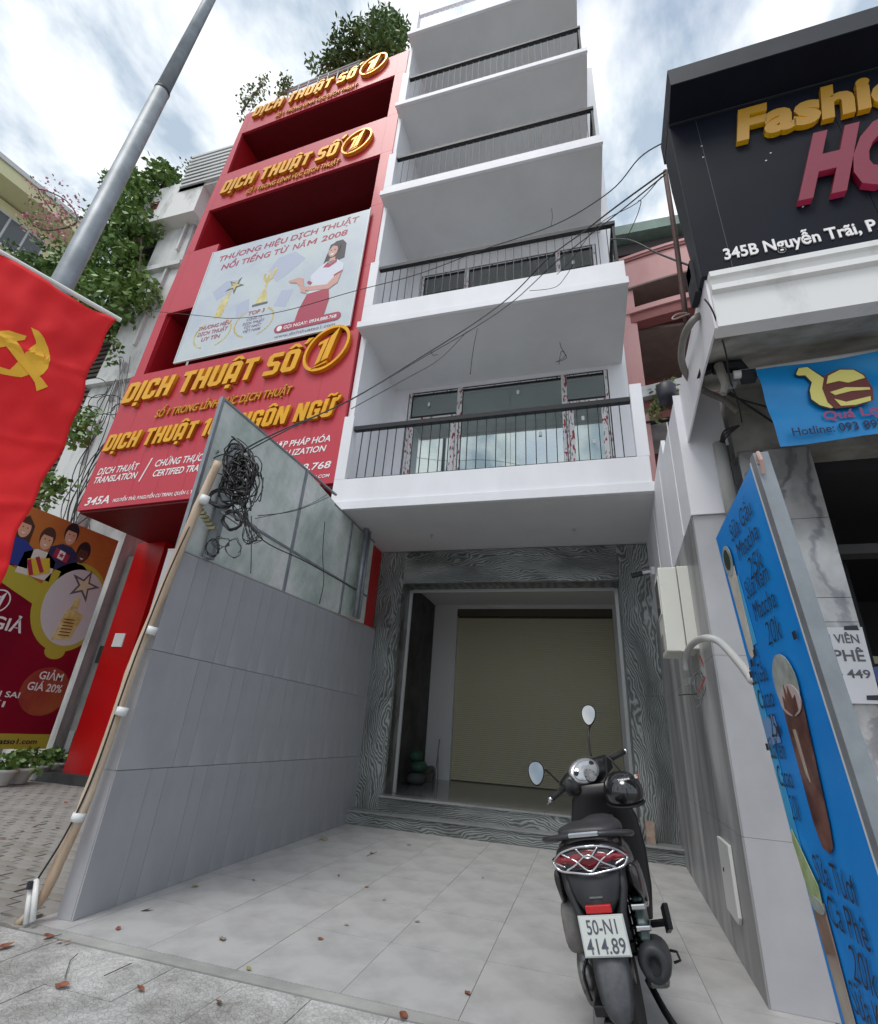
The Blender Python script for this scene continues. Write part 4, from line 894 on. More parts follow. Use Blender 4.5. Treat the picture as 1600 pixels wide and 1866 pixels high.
# four people on the poster
skins = [mat('poster_skin_a', 'd9a98c', .5), mat('poster_skin_b', '5b3a2c', .5)]
def pers(cx, cz, s, sk, hair, top, hl=0):
    flat('printed_hair', ell(cx, cz+.05*s, .15*s, .22*s) if not hl else [(cx-.16*s, cz-.4*s), (cx-.17*s, cz+.1*s), (cx, cz+.27*s), (cx+.17*s, cz+.1*s), (cx+.2*s, cz-.4*s)], -.006, hair, ps)
    flat('printed_torso', [(cx-.32*s, cz-.75*s), (cx-.30*s, cz-.35*s), (cx-.1*s, cz-.22*s), (cx+.1*s, cz-.22*s), (cx+.32*s, cz-.35*s), (cx+.34*s, cz-.75*s)], -.009, top, ps)
    flat('printed_face', ell(cx, cz-.02*s, .115*s, .18*s), -.012, sk, ps)
    flat('printed_fringe', ell(cx, cz+.03*s, .125*s, .17*s, 14, rad(20), rad(160)), -.015, hair, ps)
    flat('printed_smile', [(cx-.045*s, cz-.09*s), (cx+.045*s, cz-.09*s), (cx, cz-.125*s)], -.015, whitel, ps, t=.002)
    for q in (-1, 1): flat('printed_eye', ell(cx+q*.045*s, cz+.01*s, .016*s, .012*s, 8), -.015, hair, ps, t=.002)
hb = mat('printed_brown_hair', '4a3024', .6)
pers(-1.86, 4.12, .9, skins[0], hb, mat('printed_blue_top', '2b3f8c', .5), 1); pers(-1.02, 4.30, .95, skins[0], hairp, mat('printed_navy_shirt', '2a3358', .5))
pers(-1.42, 4.05, .95, skins[0], hb, mat('printed_tee', 'd8d4cc', .5)); pers(-.66, 4.04, .95, skins[1], hairp, mat('printed_teal_shirt', '2f9aa6', .5))
flat('printed_flag', [(-1.62, 3.62), (-1.25, 3.75), (-1.15, 3.5), (-1.5, 3.32)], -.018, mat('printed_flag_yellow', 'd8b93c', .5), ps)
for q in (0, 1): flat('printed_flag_stripe', [(-1.62+q*.12, 3.62+q*.09-.03), (-1.56+q*.12, 3.66+q*.09-.03), (-1.42+q*.16, 3.38+q*.1), (-1.48+q*.16, 3.34+q*.1)], -.021, rprint, ps)
flat('printed_shirt_patch', [(-1.20, 3.98), (-.90, 3.92), (-.92, 3.76), (-1.22, 3.80)], -.018, rprint, ps); flat('printed_shirt_patch', [(-1.12, 3.965), (-1.0, 3.945), (-1.01, 3.785), (-1.13, 3.80)], -.021, whitel, ps)
flat('printed_maple_leaf', star(-1.065, 3.87, .055, 0, .5), -.024, rprint, ps)
# potted plants
for k, (px, py, r) in enumerate(((-4, 1432, .19), (30, 1428, .19), (66, 1421, .18), (100, 1404, .15), (20, 1398, .15), (60, 1394, .15))):
    c = at(px, py, 'z', 0.0 if k < 3 else .1)
    if k >= 4: c.x += .25
    labs = ['white pot of green plants at the very left edge of the pot row', 'second white pot in the row below the poster', 'third white pot in the front row, nearest the dark step', 'white pot set back beside the grey column', 'pot behind the second pot of the front row', 'pot behind the third pot of the front row']
    t = empty('potted_plant', (c.x, c.y, 0), R_.random()*6, labs[k], 'potted plant', 'potted plants below the poster')
    MB().lathe([(r*.62, 0), (r*.7, .02), (r*.95, .19), (r*1.06, .20), (r*1.06, .24), (r*.9, .24), (r*.88, .18)], 18).obj('pot', potm, t, smooth=True)
    leaves([(0, 0, .36, r*1.35, r*1.35, .16), (.05, 0, .26, r*1.2, r*1.2, .08)], 190, .11, seed=40+k, asp=.8).obj('foliage', leaf1, t)

# ================================================================== OLD WHITE BUILDING beyond the red one
ow = empty('old_white_building', (-12.0, 8.0, 0), 0, 'old weathered white column house with slatted side and louvred top, grown with vines', 'building')
def owo(mb, n, m, **kw):
    o = mb.obj(n, m, ow, **kw); o.location = (12.0, -8.0, 0); return o
def Q(px, py, Y=8.0): v = at(px, py, 'y', Y); return (v.x, v.z)
colp = [Q(60, 1000), Q(150, 1000), Q(165, 900), Q(262, 650), Q(345, 430), Q(300, 425), Q(205, 600), Q(120, 830)]
owo(MB().prism([(-12.75, 0), (-11.3, 0), (-11.3, 9.2), (-11.2, 12.5), (-11.3, 16.0), (-12.6, 15.6), (-12.6, 12.0), (-12.75, 9.0)], 8.0, 8.5, axis='y'), 'column', oldwhite)
owo(MB().box(-11.25, -10.0, 8.25, 9.0, 0, 16.8), 'wall', oldwhite)
for z in (9.3, 13.6): owo(MB().box(-12.85, -11.1, 7.85, 8.0, z, z+.18), 'ledge', oldwhite)
for k in range(5): owo(MB().box(-11.9+.28*k*.3, -11.82+.28*k*.3, 7.9, 8.0, 6.8+k*1.9, 8.1+k*1.9), 'rib', oldwhite)
owo(MB().box(-13.7, -12.0, 7.6, 8.5, 15.6, 17.3).box(-12.0, -11.0, 7.6, 8.5, 15.6, 17.9), 'parapet_box', fadewhite)
owo(MB().box(-12.95, -12.65, 7.588, 7.599, 16.2, 16.6), 'opening', brown)
lb = MB()
for k in range(9): lb.box(-11.9, -10.2, 7.50, 7.56, 16.9+k*.19, 16.99+k*.19)
owo(lb, 'louvre', trim_m); owo(MB().box(-12.0, -10.2, 7.6, 8.2, 16.8, 18.7), 'louvre_box', fadewhite)
for k in range(46):
    o = MB().box(-14.4, -12.76, 8.2, 8.26, .0, .09).obj('slat', mat('brown_slat', (.085, .07, .055), .8, var=.3), ow); o.location = (12.0+R_.uniform(-.03, .03), -8.0+R_.uniform(0, .03), 4.0+k*.17)
owo(MB().box(-14.4, -12.76, 8.4, 8.5, 0, 16), 'back_wall', mat('dark_grey_wall', (.06, .06, .055), .8))
# loose wires down the old column
r3 = random.Random(11); lw_ = empty('column_wires', tuple(at(190, 800, 'y', 7.7)), 0, 'bundle of black wires running down the old white column beside the red sign', 'cables'); og = at(190, 800, 'y', 7.7)
for k in range(13):
    x0 = 205+r3.gauss(0, 12); pts = [at(x0+10, 690+r3.uniform(-40, 40), 'y', 7.7)-og, at(x0-5+r3.gauss(0, 12), 770, 'y', 7.6)-og, at(x0-38+r3.gauss(0, 12), 850, 'y', 7.65)-og, at(x0-70+r3.gauss(0, 12), 920, 'y', 7.7)-og, at(x0-80+r3.gauss(0, 18), 985, 'y', 7.7)-og]
    MB().tube(smoothpts(pts, 5), .013, 4).obj('wire', cable, lw_)
for k in range(5):
    cx, cy = r3.gauss(180, 18), r3.gauss(745, 25); MB().tube(smoothpts([at(cx+25*math.cos(a*.6), cy+18*math.sin(a*.6), 'y', 7.6)-og for a in range(11)], 3), .012, 4).obj('wire', cable, lw_)
# beige building at the far left
c0 = at(150, 440, 'y', 12)
bg = empty('beige_apartment_building', (c0.x, 12, 0), rad(77), 'pale cream apartment block with overhanging eaves at the far left', 'building')
zt = c0.z
MB().box(-14, 0, 0, 12, 0, zt-1.0).obj('wall', cream, bg); MB().box(-14, .6, -1.3, 13, zt-.9, zt-.25).obj('roof', cream, bg); MB().box(-14.1, .7, -1.4, 13.2, zt-.25, zt).obj('eaves_trim', trim_m, bg)
for r in range(3):
    for k in range(4):
        x = -1.2-k*3.4; z = zt-3.3-r*3.4
        wf = MB().box(x-2.3, x, -.12, -.01, z, z+1.7).obj('window', trim_m, bg)
        for q in range(3): MB().box(x-2.2+q*.74, x-1.55+q*.74, -.14, -.125, z+.12, z+1.58).obj('pane', mat('dull_pane', (.09, .10, .11), .15), wf)
# vines and bougainvillea
def vine(lab, name, pix, n_, sz, m, seed, stem=None, cat='vine', asp=.6, flowers=None):
    c = at(pix[0][0], pix[0][1], 'y', pix[0][2]); t = empty(name, tuple(c), 0, lab, cat)
    bl = []
    for (px, py, Y, rx, rz) in pix:
        p = at(px, py, 'y', Y)-c; bl.append((p.x, p.y, p.z, rx, min(rx, .9), rz))
    leaves(bl, n_, sz, seed=seed, asp=asp).obj('foliage', m, t)
    st = MB(); P = [Vector(b[:3]) for b in bl]
    if len(P) > 1: st.tube(smoothpts(P, 4), .03, 5).obj('stem', bark, t)
    if flowers:
        fl = leaves([(b[0], b[1], b[2], b[3]*1.1, b[4]*1.1, b[5]*1.1) for b in bl], flowers, sz*.8, seed=seed+1, asp=.8); fl.obj('blossom', flower, t)
    return t
vine('bushy green tree on the roof of the red building against the white balconies', 'rooftop_tree', [(690, 95, 6.5, .9, .7), (700, 60, 6.5, .6, .8), (650, 100, 6.5, .9, .55), (610, 110, 6.5, .7, .4), (730, 90, 6.6, .35, .9), (720, 45, 6.5, .35, .5), (708, 22, 6.5, .2, .4), (585, 118, 6.4, .45, .35), (740, 60, 6.6, .25, .6), (690, 35, 6.5, .35, .5)], 6500, .17, leaf2, 31, cat='tree', asp=.4)
vine('thin shrub behind the middle of the roof rail', 'rooftop_shrub', [(518, 150, 6.4, .28, .45), (515, 165, 6.4, .2, .3)], 200, .12, leafo, 32, cat='shrub')
vine('sparse wispy shrub at the left roof corner of the red building', 'rooftop_shrub', [(478, 155, 6.6, .3, .7), (460, 175, 6.6, .35, .45), (450, 190, 6.6, .35, .3), (440, 205, 6.6, .2, .4)], 380, .11, leafo, 33, cat='shrub')
vine('dense green creeper covering the top of the old white column', 'creeper', [(215, 470, 7.7, 1.1, 1.3), (250, 430, 7.7, 1.0, 1.1), (260, 375, 7.7, .9, 1.2), (245, 540, 7.6, .8, .9), (200, 420, 7.8, .8, 1.0), (225, 350, 7.9, .8, .7), (285, 345, 7.7, .9, 1.0), (300, 330, 7.8, .6, .8), (180, 560, 7.6, 1.0, 1.0), (150, 500, 7.8, .9, .8)], 11000, .20, leaf1, 5)
vine('dark green hedge of creeper behind the top of the red flag', 'creeper', [(70, 495, 7.8, 1.2, .5), (20, 478, 7.8, 1.2, .55), (110, 480, 8.0, .9, .6), (40, 510, 7.7, 1.2, .5), (90, 530, 7.6, 1.2, .7), (0, 500, 7.8, 1.2, .6), (130, 520, 7.7, .9, .8)], 6500, .18, leaf2, 6)
vine('pink flowering bougainvillea rising before the cream building', 'bougainvillea', [(95, 385, 9.0, 1.3, .6), (70, 345, 9.0, .6, .4), (120, 365, 9.0, .9, .6), (140, 405, 9.0, .8, .5), (90, 420, 9.0, .9, .5), (60, 410, 9.0, .7, .4)], 380, .16, leafo, 8, flowers=620, cat='shrub')
vine('small spray of green leaves right of the flag edge', 'creeper', [(150, 765, 6.5, .35, .4), (135, 790, 6.5, .35, .35), (118, 760, 6.5, .3, .4)], 420, .15, leaf1, 9)
vine('leafy creeper clump just above the crimson poster', 'creeper', [(90, 895, 6.6, .35, .35), (75, 860, 6.6, .35, .35), (105, 880, 6.6, .3, .35), (60, 905, 6.6, .4, .3)], 480, .15, leaf1, 10)
vine('little tuft of leaves sprouting from the old column', 'creeper', [(208, 640, 7.5, .2, .5), (205, 615, 7.5, .15, .25)], 90, .14, leaf2, 12)
vine('wispy bare shrub on the louvred top of the old building', 'roof_shrub', [(350, 310, 7.8, .45, .45), (375, 335, 7.8, .35, .2)], 240, .12, leafo, 13, cat='shrub')

# ================================================================== STREET LAMP POLE, FLAG
lp = empty('lamp_pole', (-4.04, 2.0, 0), 0, 'tall tapered grey steel lamp pole rising behind the red flag', 'lamp post')
MB().lathe([(.105, 0), (.082, 4.4), (.073, 7.30)], 28).obj('lower_shaft', galv, lp, smooth=True)
MB().lathe([(.068, 7.27), (.057, 9.4), (.040, 13.5)], 28).obj('upper_shaft', galv, lp, smooth=True)
MB().lathe([(.074, 7.26), (.076, 7.27), (.076, 7.30), (.069, 7.31)], 28).obj('collar', greyalu, lp, smooth=True)
MB().lathe([(.22, -.02), (.22, .02), (.13, .03)], 20).obj('base_plate', galv, lp)
fgr = empty('hanging_flag', (-2.183, 1.35, 2.99), math.atan2(.907, .42), 'red hanging flag with yellow hammer and sickle beside the lamp pole', 'flag')
def fsurf(u, z):
    e = .012*math.sin(z*9+u*4)+.02*math.sin(z*3.2+1)+.012*math.sin(u*14+z*5)+.010*noise.noise(Vector((u*6, z*7, 2)))+.012*noise.noise(Vector((u*14, z*10, 5)))
    for q in (-.33, -.72, -1.02, -1.30): e += .010*max(0, 1-abs(z-q-.03*math.sin(u*7)-.05*u)/.022)
    return (u+.012*math.sin(z*7)*(1+u)+.006*math.sin(z*23), -e, z+.01*math.sin(u*9))
gu = [-.95+i*.95/60 for i in range(61)]; gz = [-1.5+i*1.5/80 for i in range(81)]
vs = []; fs = []
for z in gz:
    for u in gu: x, y, zz = fsurf(u, z); vs.append((x, y-.0, zz))
for j in range(80):
    for i in range(60): a = j*61+i; fs.append((a, a+1, a+62, a+61))
o = MB().add(vs, fs).obj('flag_cloth', flagm, fgr, smooth=True)
md = o.modifiers.new('thick', 'SOLIDIFY'); md.thickness = .002; md.offset = 1
def emblem(pts, name):
    bm = bmesh.new(); vv = [bm.verts.new((x, 0, z)) for x, z in pts]; bm.faces.new(vv); bmesh.ops.triangulate(bm, faces=bm.faces[:])
    for _ in range(3):
        es = [e for e in bm.edges if e.calc_length() > .03]
        if es: bmesh.ops.subdivide_edges(bm, edges=es, cuts=1); bmesh.ops.triangulate(bm, faces=[f for f in bm.faces if len(f.verts) > 3])
    for v in bm.verts:
        x, y, z = fsurf(v.co.x, v.co.z); v.co = (x, y-(.0035 if name == 'sickle' else .005), z)
    me = bpy.data.meshes.new(name); bmesh.ops.recalc_face_normals(bm, faces=bm.faces); bm.to_mesh(me); bm.free(); link(name, me, flagy, fgr)
emblem([(-.261, -.261), (-.232, -.261), (-.201, -.279), (-.172, -.309), (-.156, -.337), (-.15, -.366), (-.152, -.406), (-.165, -.443), (-.177, -.462), (-.193, -.467), (-.204, -.466), (-.229, -.496), (-.259, -.506), (-.289, -.516), (-.327, -.517), (-.36, -.51), (-.36, -.485), (-.334, -.497), (-.298, -.489), (-.273, -.485), (-.244, -.47), (-.225, -.446), (-.2, -.434), (-.195, -.409), (-.196, -.371), (-.205, -.339), (-.222, -.307), (-.243, -.283)], 'sickle')
emblem([(-.361, -.38), (-.345, -.351), (-.314, -.325), (-.295, -.32), (-.256, -.308), (-.255, -.328), (-.277, -.352), (-.177, -.462), (-.164, -.469), (-.137, -.492), (-.163, -.531), (-.183, -.497), (-.203, -.479), (-.305, -.399), (-.323, -.415), (-.341, -.439)], 'hammer')
MB().tube([(.02, .0, .02), (-.97, .0, .02)], .012, 8).obj('flag_staff', pvc, fgr)

# ================================================================== RIGHT SIDE WALL (white above grey tiles)
RWA = math.atan2(-.17, 3.85)
rw = empty('side_wall', (.83, 3.78, 0), RWA, 'tall side wall at the right with grey tiles below and white plaster above', 'wall')
MB().box(.012, .33, .012, 4.0, -.03, 2.80).obj('wall_core', concrete, rw)
for (z0, z1) in ((0, .765), (.765, 1.80), (1.80, 2.82)):
    for a, b in ((0, 1.3), (1.3, 2.6), (2.6, 3.9)): MB().box(0, .011, a+.001, b-.001, z0+.001, z1-.001).obj('wall_tile', tile_r, rw)
    MB().box(.0115, .33, .0, .011, z0+.001, z1-.001).obj('wall_tile', tile_l, rw)
MB().prism([(-.012, 2.821), (-.012, 3.86), (.95, 3.92), (.98, 4.10), (4.05, 4.10), (4.05, 2.821)], .0, .04, axis='x').obj('white_panel', white, rw)
MB().prism([(-.005, 2.823), (-.005, 3.80), (.34, 3.92), (.36, 3.96), (3.9, 3.98), (3.9, 2.823)], .041, .30, axis='x').obj('white_core', white, rw)
MB().prism([(.0, 2.822), (.30, 2.822), (.30, 2.95), (.32, 3.1), (.305, 3.25), (.34, 3.4), (.33, 3.7), (.34, 3.9), (.0, 3.92)], -.02, -.0125, axis='y').obj('white_front', white, rw)
for y in (.42, 1.35, 2.35):
    MB().box(-.006, -.0005, y, y+.012, 2.825, 3.95).obj('groove_trim', whitel, rw)
# electric meter box on the side wall
mbx = empty('meter_box', (.90, 4.42, 1.9), RWA, 'ivory plastic electric meter box mounted on the right side wall', 'meter box')
b = MB().box(-.27, -.13, -.16, .22, 0, .68).box(-.125, .0, -.15, .20, .02, .69); o = b.obj('housing', boxm, mbx, bevel=.008)
MB().box(-.276, -.2705, -.12, .18, .30, .62).obj('window_frame', boxm, mbx); MB().box(-.279, -.2765, -.09, .15, .32, .60).obj('meter_window', mat('dull_meter_glass', (.10, .10, .09), .12), mbx)
MB().box(-.276, -.2705, .0, .18, .04, .16).obj('label_plate', mat('grey_label', (.25, .25, .23), .4), mbx); MB().box(-.17, -.14, -.168, -.161, .0, .09).obj('latch', boxm, mbx)
MB().tube([(-.12, .0, .69), (-.12, .0, .72)], .02, 8).obj('knob', boxm, mbx)
hp = [at(1251, 1222, 'x', .76), at(1250, 1195, 'x', .76), at(1262, 1173, 'x', .765), at(1285, 1163, 'x', .77), at(1312, 1170, 'y', 3.55), at(1345, 1205, 'y', 3.3), at(1372, 1240, 'y', 2.9)]
tagit(MB().tube(smoothpts(hp, 6), .024, 10).obj('conduit', lighthose, smooth=True), 'thick light grey conduit arching out from under the meter box to the menu board', 'conduit')
cw_ = []
wl = empty('loose_wires', tuple(at(1268, 1260, 'y', 4.3)), 0, 'thin loose wire coil hanging below the meter box', 'wires'); og = at(1268, 1260, 'y', 4.3)
for k, (rx, rz) in enumerate(((11, 30), (14, 24), (7, 20))):
    MB().tube(smoothpts([at(1270+k*2+rx*math.cos(a/9*6.28), 1258-k*8+rz*math.sin(a/9*6.28), 'y', 4.25)-og for a in range(11)], 4), .004, 5).obj('wire', cablegrey, wl)
MB().tube([at(1236, 1266, 'y', 4.25)-og, at(1270, 1264, 'y', 4.25)-og], .006, 5).obj('wire', cable, wl); MB().tube([at(1275, 1195, 'y', 4.2)-og, at(1288, 1228, 'y', 4.2)-og, at(1272, 1262, 'y', 4.2)-og], .005, 5).obj('wire', mat('red_wire', (.3, .03, .03), .5), wl)
tagit(MB().box(.84, .90, 4.85, 5.05, 1.72, 1.78).obj('cable_tray', trim_m), 'small clear bracket on the side wall under the meter box', 'bracket')
wbx = empty('wall_box', (.878, 4.15, .235), RWA, 'flat white plastic cover box low on the right side wall', 'box')
MB().prism([(0, .04), (.04, 0), (.42, 0), (.42, .44), (0, .44)], -.03, 0, axis='x').obj('base', pvc, wbx, bevel=.003); MB().prism([(.01, .05), (.05, .01), (.41, .01), (.41, .43), (.01, .43)], -.055, -.033, axis='x').obj('lid', pvc, wbx, bevel=.004)
MB().lathe([(.012, -.06), (.012, -.055)], 10, (0, .3, .25), 'x').obj('lock', ink, wbx)
cmx = empty('security_camera', (.90, 6.4, 3.2), rad(90), 'small white security camera on the right wall beside the marble', 'camera')
q = at(1180, 1041, 'y', 6.9); cmx.location = q
MB().box(-.04, .04, -.12, -.04, -.05, .05).obj('mount', white, cmx); MB().tube([(0, -.04, 0), (.02, .05, -.01), (.05, .12, -.02)], .022, 8).obj('arm', white, cmx); MB().tube([(.02, .06, -.02), (.07, .20, -.04)], .035, 12).obj('camera_body', ink, cmx)

# ================================================================== SHOP 345B (local x right along its front, local y depth)
SA = rad(-2.1)
sh2 = empty('fashion_shop', (.85, 2.5, 0), SA, 'old shop building at the right with white cornice and dark interior', 'building')
prof = [(0, 3.46), (-.01, 3.70), (-.04, 3.71), (-.04, 3.75), (-.015, 3.76), (-.03, 3.80), (-.05, 3.81), (-.05, 3.85), (.0, 3.86), (.1, 3.86), (.1, 3.46)]
MB().prism(prof, .0, 6, axis='x').obj('cornice', fadewhite, sh2)
cv = [(.101, 3.462), (.25, 3.50), (.5, 3.60), (.8, 3.74), (1.1, 3.87), (1.29, 3.935), (1.29, 3.96), (.101, 3.96)]
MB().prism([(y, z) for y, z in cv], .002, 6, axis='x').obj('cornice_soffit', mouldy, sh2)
MB().prism([(.02, 3.47), (.02, 3.86), (.10, 3.93), (1.27, 3.96), (1.27, 3.45), (.5, 3.49)], -.012, .0, axis='x').obj('side_fascia', white, sh2)
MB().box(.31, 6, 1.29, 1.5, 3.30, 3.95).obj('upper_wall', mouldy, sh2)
MB().box(.33, .80, 1.29, 1.55, -.03, 3.34).obj('pilaster_core', concrete, sh2)
for z0, z1 in ((0, .35), (.35, .95), (.95, 1.55), (1.55, 2.02), (2.02, 2.18), (2.18, 2.75), (2.75, 3.33)):
    MB().box(.325, .795, 1.275, 1.289, z0+.002, z1-.002).obj('marble_tile', marble_l, sh2)
inn = MB().box(.80, 6, 1.5, 5.5, 3.2, 3.3).box(.80, .9, 1.6, 5.5, 0, 3.2).box(.8, 6, 5.5, 5.6, 0, 3.3).box(6, 6.1, 1.3, 5.6, 0, 3.3)
inn.obj('interior', mat('dark_shop_interior', (.03, .03, .032), .8), sh2)
MB().box(.82, 5, 2.0, 2.15, 2.72, 2.80).obj('ceiling_beam', mat('beam_grey', (.10, .10, .10), .6), sh2)
cb = MB()
for k, (z0, z1) in enumerate(((1.42, 1.62), (1.66, 1.92), (1.96, 2.02))): cb.box(.9, 2.4, 2.6, 2.65, z0, z1)
cb.obj('counter_shelf', mat('cream_shelf', (.42, .40, .27), .5), sh2)
MB().box(1.15, 1.2, 2.2, 2.28, 0, 3.1).obj('door_frame', blackp, sh2)
bb = MB().prism([(.83, 1.56), (1.1, 1.60), (1.5, 1.58), (1.5, 1.78), (.95, 1.79), (.80, 1.74)], 1.30, 1.6, axis='y').obj('plastic_bag', mat('blue_plastic', (.02, .07, .25), .25)); bb.location = (.85, 2.5, 0); bb.rotation_euler = (0, 0, SA); tagit(bb, 'crumpled dark blue plastic sheet at the right edge beside the marble pilaster', 'sheet')
rb_ = MB().box(.86, 1.5, 1.1, 1.6, 0, 1.50).box(.84, 1.5, 1.08, 1.62, 1.50, 1.54).obj('red_cabinet', mat('red_enamel', (.40, .012, .02), .3), bevel=.01); rb_.location = (.85, 2.5, 0); rb_.rotation_euler = (0, 0, SA); tagit(rb_, 'red cabinet with grey rim at the right edge of the frame', 'cabinet')
# notice paper on pilaster
npap = empty('paper_notice', (.85, 2.5, 0), SA, 'white paper notice in black capitals taped on the light marble pilaster', 'notice')
flat('paper', [(.40, 1.52), (.79, 1.53), (.80, 1.985), (.38, 1.98)], 1.262, mat('paper_white', (.66, .66, .68), .5), npap)
inkg = mat('grey_print', (.10, .10, .11), .5)
for (t, a, b_, z, h) in (('NHÂN VIÊN', .44, .765, 1.885, .052), ('CÀ PHÊ', .45, .77, 1.775, .065), ('0938 924 449', .33, .775, 1.675, .048), ('Anh', .49, .60, 1.59, .05)): text(t, a, b_, z, h, 1.260, 0, inkg, npap, off=.02)
for (x, z) in ((.70, 1.965), (.72, 1.55)): flat('tape', [(x, z), (x+.08, z), (x+.075, z+.03), (x+.005, z+.025)], 1.259, ink, npap, t=.002)
# black sign
bs = empty('black_sign', (.85, 2.5, 0), SA, 'large glossy black boxed shop sign with yellow, pink and white letters', 'sign')
MB().prism([(0, 3.862), (0, 5.42), (-.02, 5.42), (-.02, 5.46), (.25, 5.46), (.25, 5.05), (.20, 4.6), (.10, 3.9), (.08, 3.862)], -.035, 5.5, axis='x').obj('sign_body', greyalu, bs)
for k in range(5): MB().box(-.03+k*.95+(0 if k else 0), -.03+(k+1)*.95-.003, -.006, -.001, 3.864, 5.419).obj('sign_panel', blackglass, bs)
MB().prism([(-.24, 5.50), (-.24, 5.69), (-.20, 5.70), (.30, 5.70), (.30, 5.47), (-.02, 5.47)], -.037, 5.5, axis='x').obj('sign_hood', greyalu, bs)
MB().prism([(-.005, 5.425), (-.235, 5.495), (-.021, 5.468)], -.036, 5.5, axis='x').obj('hood_underside', blackglass, bs)
for x in (.14,): MB().box(x, x+.003, -.0075, -.0065, 3.87, 5.41).obj('panel_seam', mat('seam_grey', (.04, .04, .045), .5), bs)
text('Fashion', .34, 1.56, 5.02, .30, -.042, .034, yellow, bs, shear=.18, off=.045, split=True, side=mat('yellow_side', 'a87c12', .4))
text('HOÀNG', .565, 2.05, 4.335, .50, -.05, .042, magenta, bs, shear=.34, off=.06, split=True, side=mat('crimson_side', '7c1030', .4))
text('345B Nguyễn Trãi, P.', .11, .90, 3.965, .088, -.014, .006, whitel, bs, off=.02, split=True)
text('Nguyễn Cư Trinh', .93, 1.55, 3.965, .088, -.014, .006, whitel, bs, off=.02, split=True)
for k in range(6): 
    x, z = R_.uniform(.0, 1.1), R_.uniform(3.9, 5.2); flat('paint_fleck', [(x, z), (x+.012, z+.004), (x+.010, z+.010), (x+.001, z+.008)], -.0075, tape, bs, t=.001)
# blue hanging banner
bh = empty('blue_hanging_banner', (.85, 2.5, 0), SA, 'blue vinyl food banner with a burger thumb drawing hung under the cornice', 'banner')
W0 = .40
vs = []; fs = []
for j in range(25):
    for i in range(61):
        u = .27+(i/60)*2.2; z0 = 2.86+.03*(i/60); z1 = 3.42+.03*(i/60); z = z0+(z1-z0)*j/24
        uu = u+(1-j/24)*.035
        vs.append((uu, W0+.012*math.sin(u*9+z*6)+.008*math.sin(z*22+u*5), z))
for j in range(24):
    for i in range(60): a = j*61+i; fs.append((a, a+1, a+62, a+61))
MB().add(vs, fs).obj('banner_sheet', blueb, bh, smooth=True)
VB = W0-.026
flat('thumb', [(.455, 3.325), (.48, 3.375), (.535, 3.375), (.565, 3.33), (.60, 3.28), (.66, 3.24), (.66, 3.06), (.58, 3.05), (.53, 3.08), (.495, 3.13), (.50, 3.20), (.52, 3.25), (.505, 3.30), (.47, 3.305)], VB, darkblue, bh, t=.003)
flat('thumb', [(.463, 3.328), (.485, 3.368), (.53, 3.368), (.558, 3.325), (.595, 3.27), (.64, 3.235), (.64, 3.07), (.582, 3.058), (.535, 3.087), (.503, 3.135), (.508, 3.20), (.53, 3.255), (.508, 3.31), (.472, 3.315)], VB-.004, bunm, bh, t=.003)
flat('burger', [(.57, 3.20), (.60, 3.29), (.68, 3.325), (.75, 3.31), (.79, 3.26), (.805, 3.16), (.79, 3.08), (.70, 3.05), (.60, 3.05), (.575, 3.10)], VB-.006, brown, bh, t=.003)
flat('bun', [(.595, 3.225), (.615, 3.28), (.68, 3.313), (.745, 3.30), (.78, 3.255), (.785, 3.235), (.70, 3.215), (.66, 3.235)], VB-.010, bunm, bh, t=.003)
flat('bun', [(.61, 3.115), (.66, 3.085), (.78, 3.105), (.775, 3.075), (.70, 3.058), (.63, 3.062)], VB-.010, bunm, bh, t=.003)
flat('cheese', [(.60, 3.165), (.68, 3.185), (.79, 3.165), (.79, 3.15), (.70, 3.155), (.62, 3.14)], VB-.010, bunm, bh, t=.003)
text('Quá Lẹ', .535, .80, 2.985, .055, VB-.002, 0, lettpink, bh, off=.02)
text('Hotline: 093 8924 449', .365, .95, 2.900, .052, VB-.002, 0, darkblue, bh, off=.012)
MB().tube([(.16, W0+.05, 3.44), (2.6, W0+.05, 3.50)], .028, 10).obj('roll', tape, bh, smooth=True)
MB().box(.20, .28, W0+.02, W0+.08, 3.38, 3.45).obj('bracket', greyalu, bh)
# awning arm, rags, pipes at the corner
aw = empty('awning_arm', tuple(at(1330, 690, 'y', 3.0)), 0, 'dark broken awning arm and torn sheet under the corner of the cornice', 'awning arm'); og = at(1330, 690, 'y', 3.0)
def PP(lst, Y): return [at(x, y, 'y', Y)-og for x, y in lst]
MB().tube(PP([(1300, 672), (1345, 668), (1368, 685)], 2.98), [.04, .05, .02], 8).obj('arm', blackp, aw)
MB().tube(PP([(1309, 665), (1322, 700), (1318, 718)], 2.95), [.03, .026, .02], 8).obj('arm', greyhose, aw); MB().box(-.03, .03, -.03, .03, -.06, .02).obj('pivot', galv, aw)
m_ = MB(); A = PP([(1293, 622), (1302, 610), (1310, 640), (1300, 672), (1272, 682), (1278, 660)], 3.0)
m_.add([(p.x, p.y, p.z) for p in A]+[(p.x, p.y+.05, p.z) for p in A], [(0, 1, 2, 3, 4, 5), (6, 7, 8, 9, 10, 11)[::-1]]+[(i, (i+1) % 6, 6+(i+1) % 6, 6+i) for i in range(6)]); m_.obj('torn_sheet', mat('black_soot', (.035, .034, .03), .9, var=.5), aw)
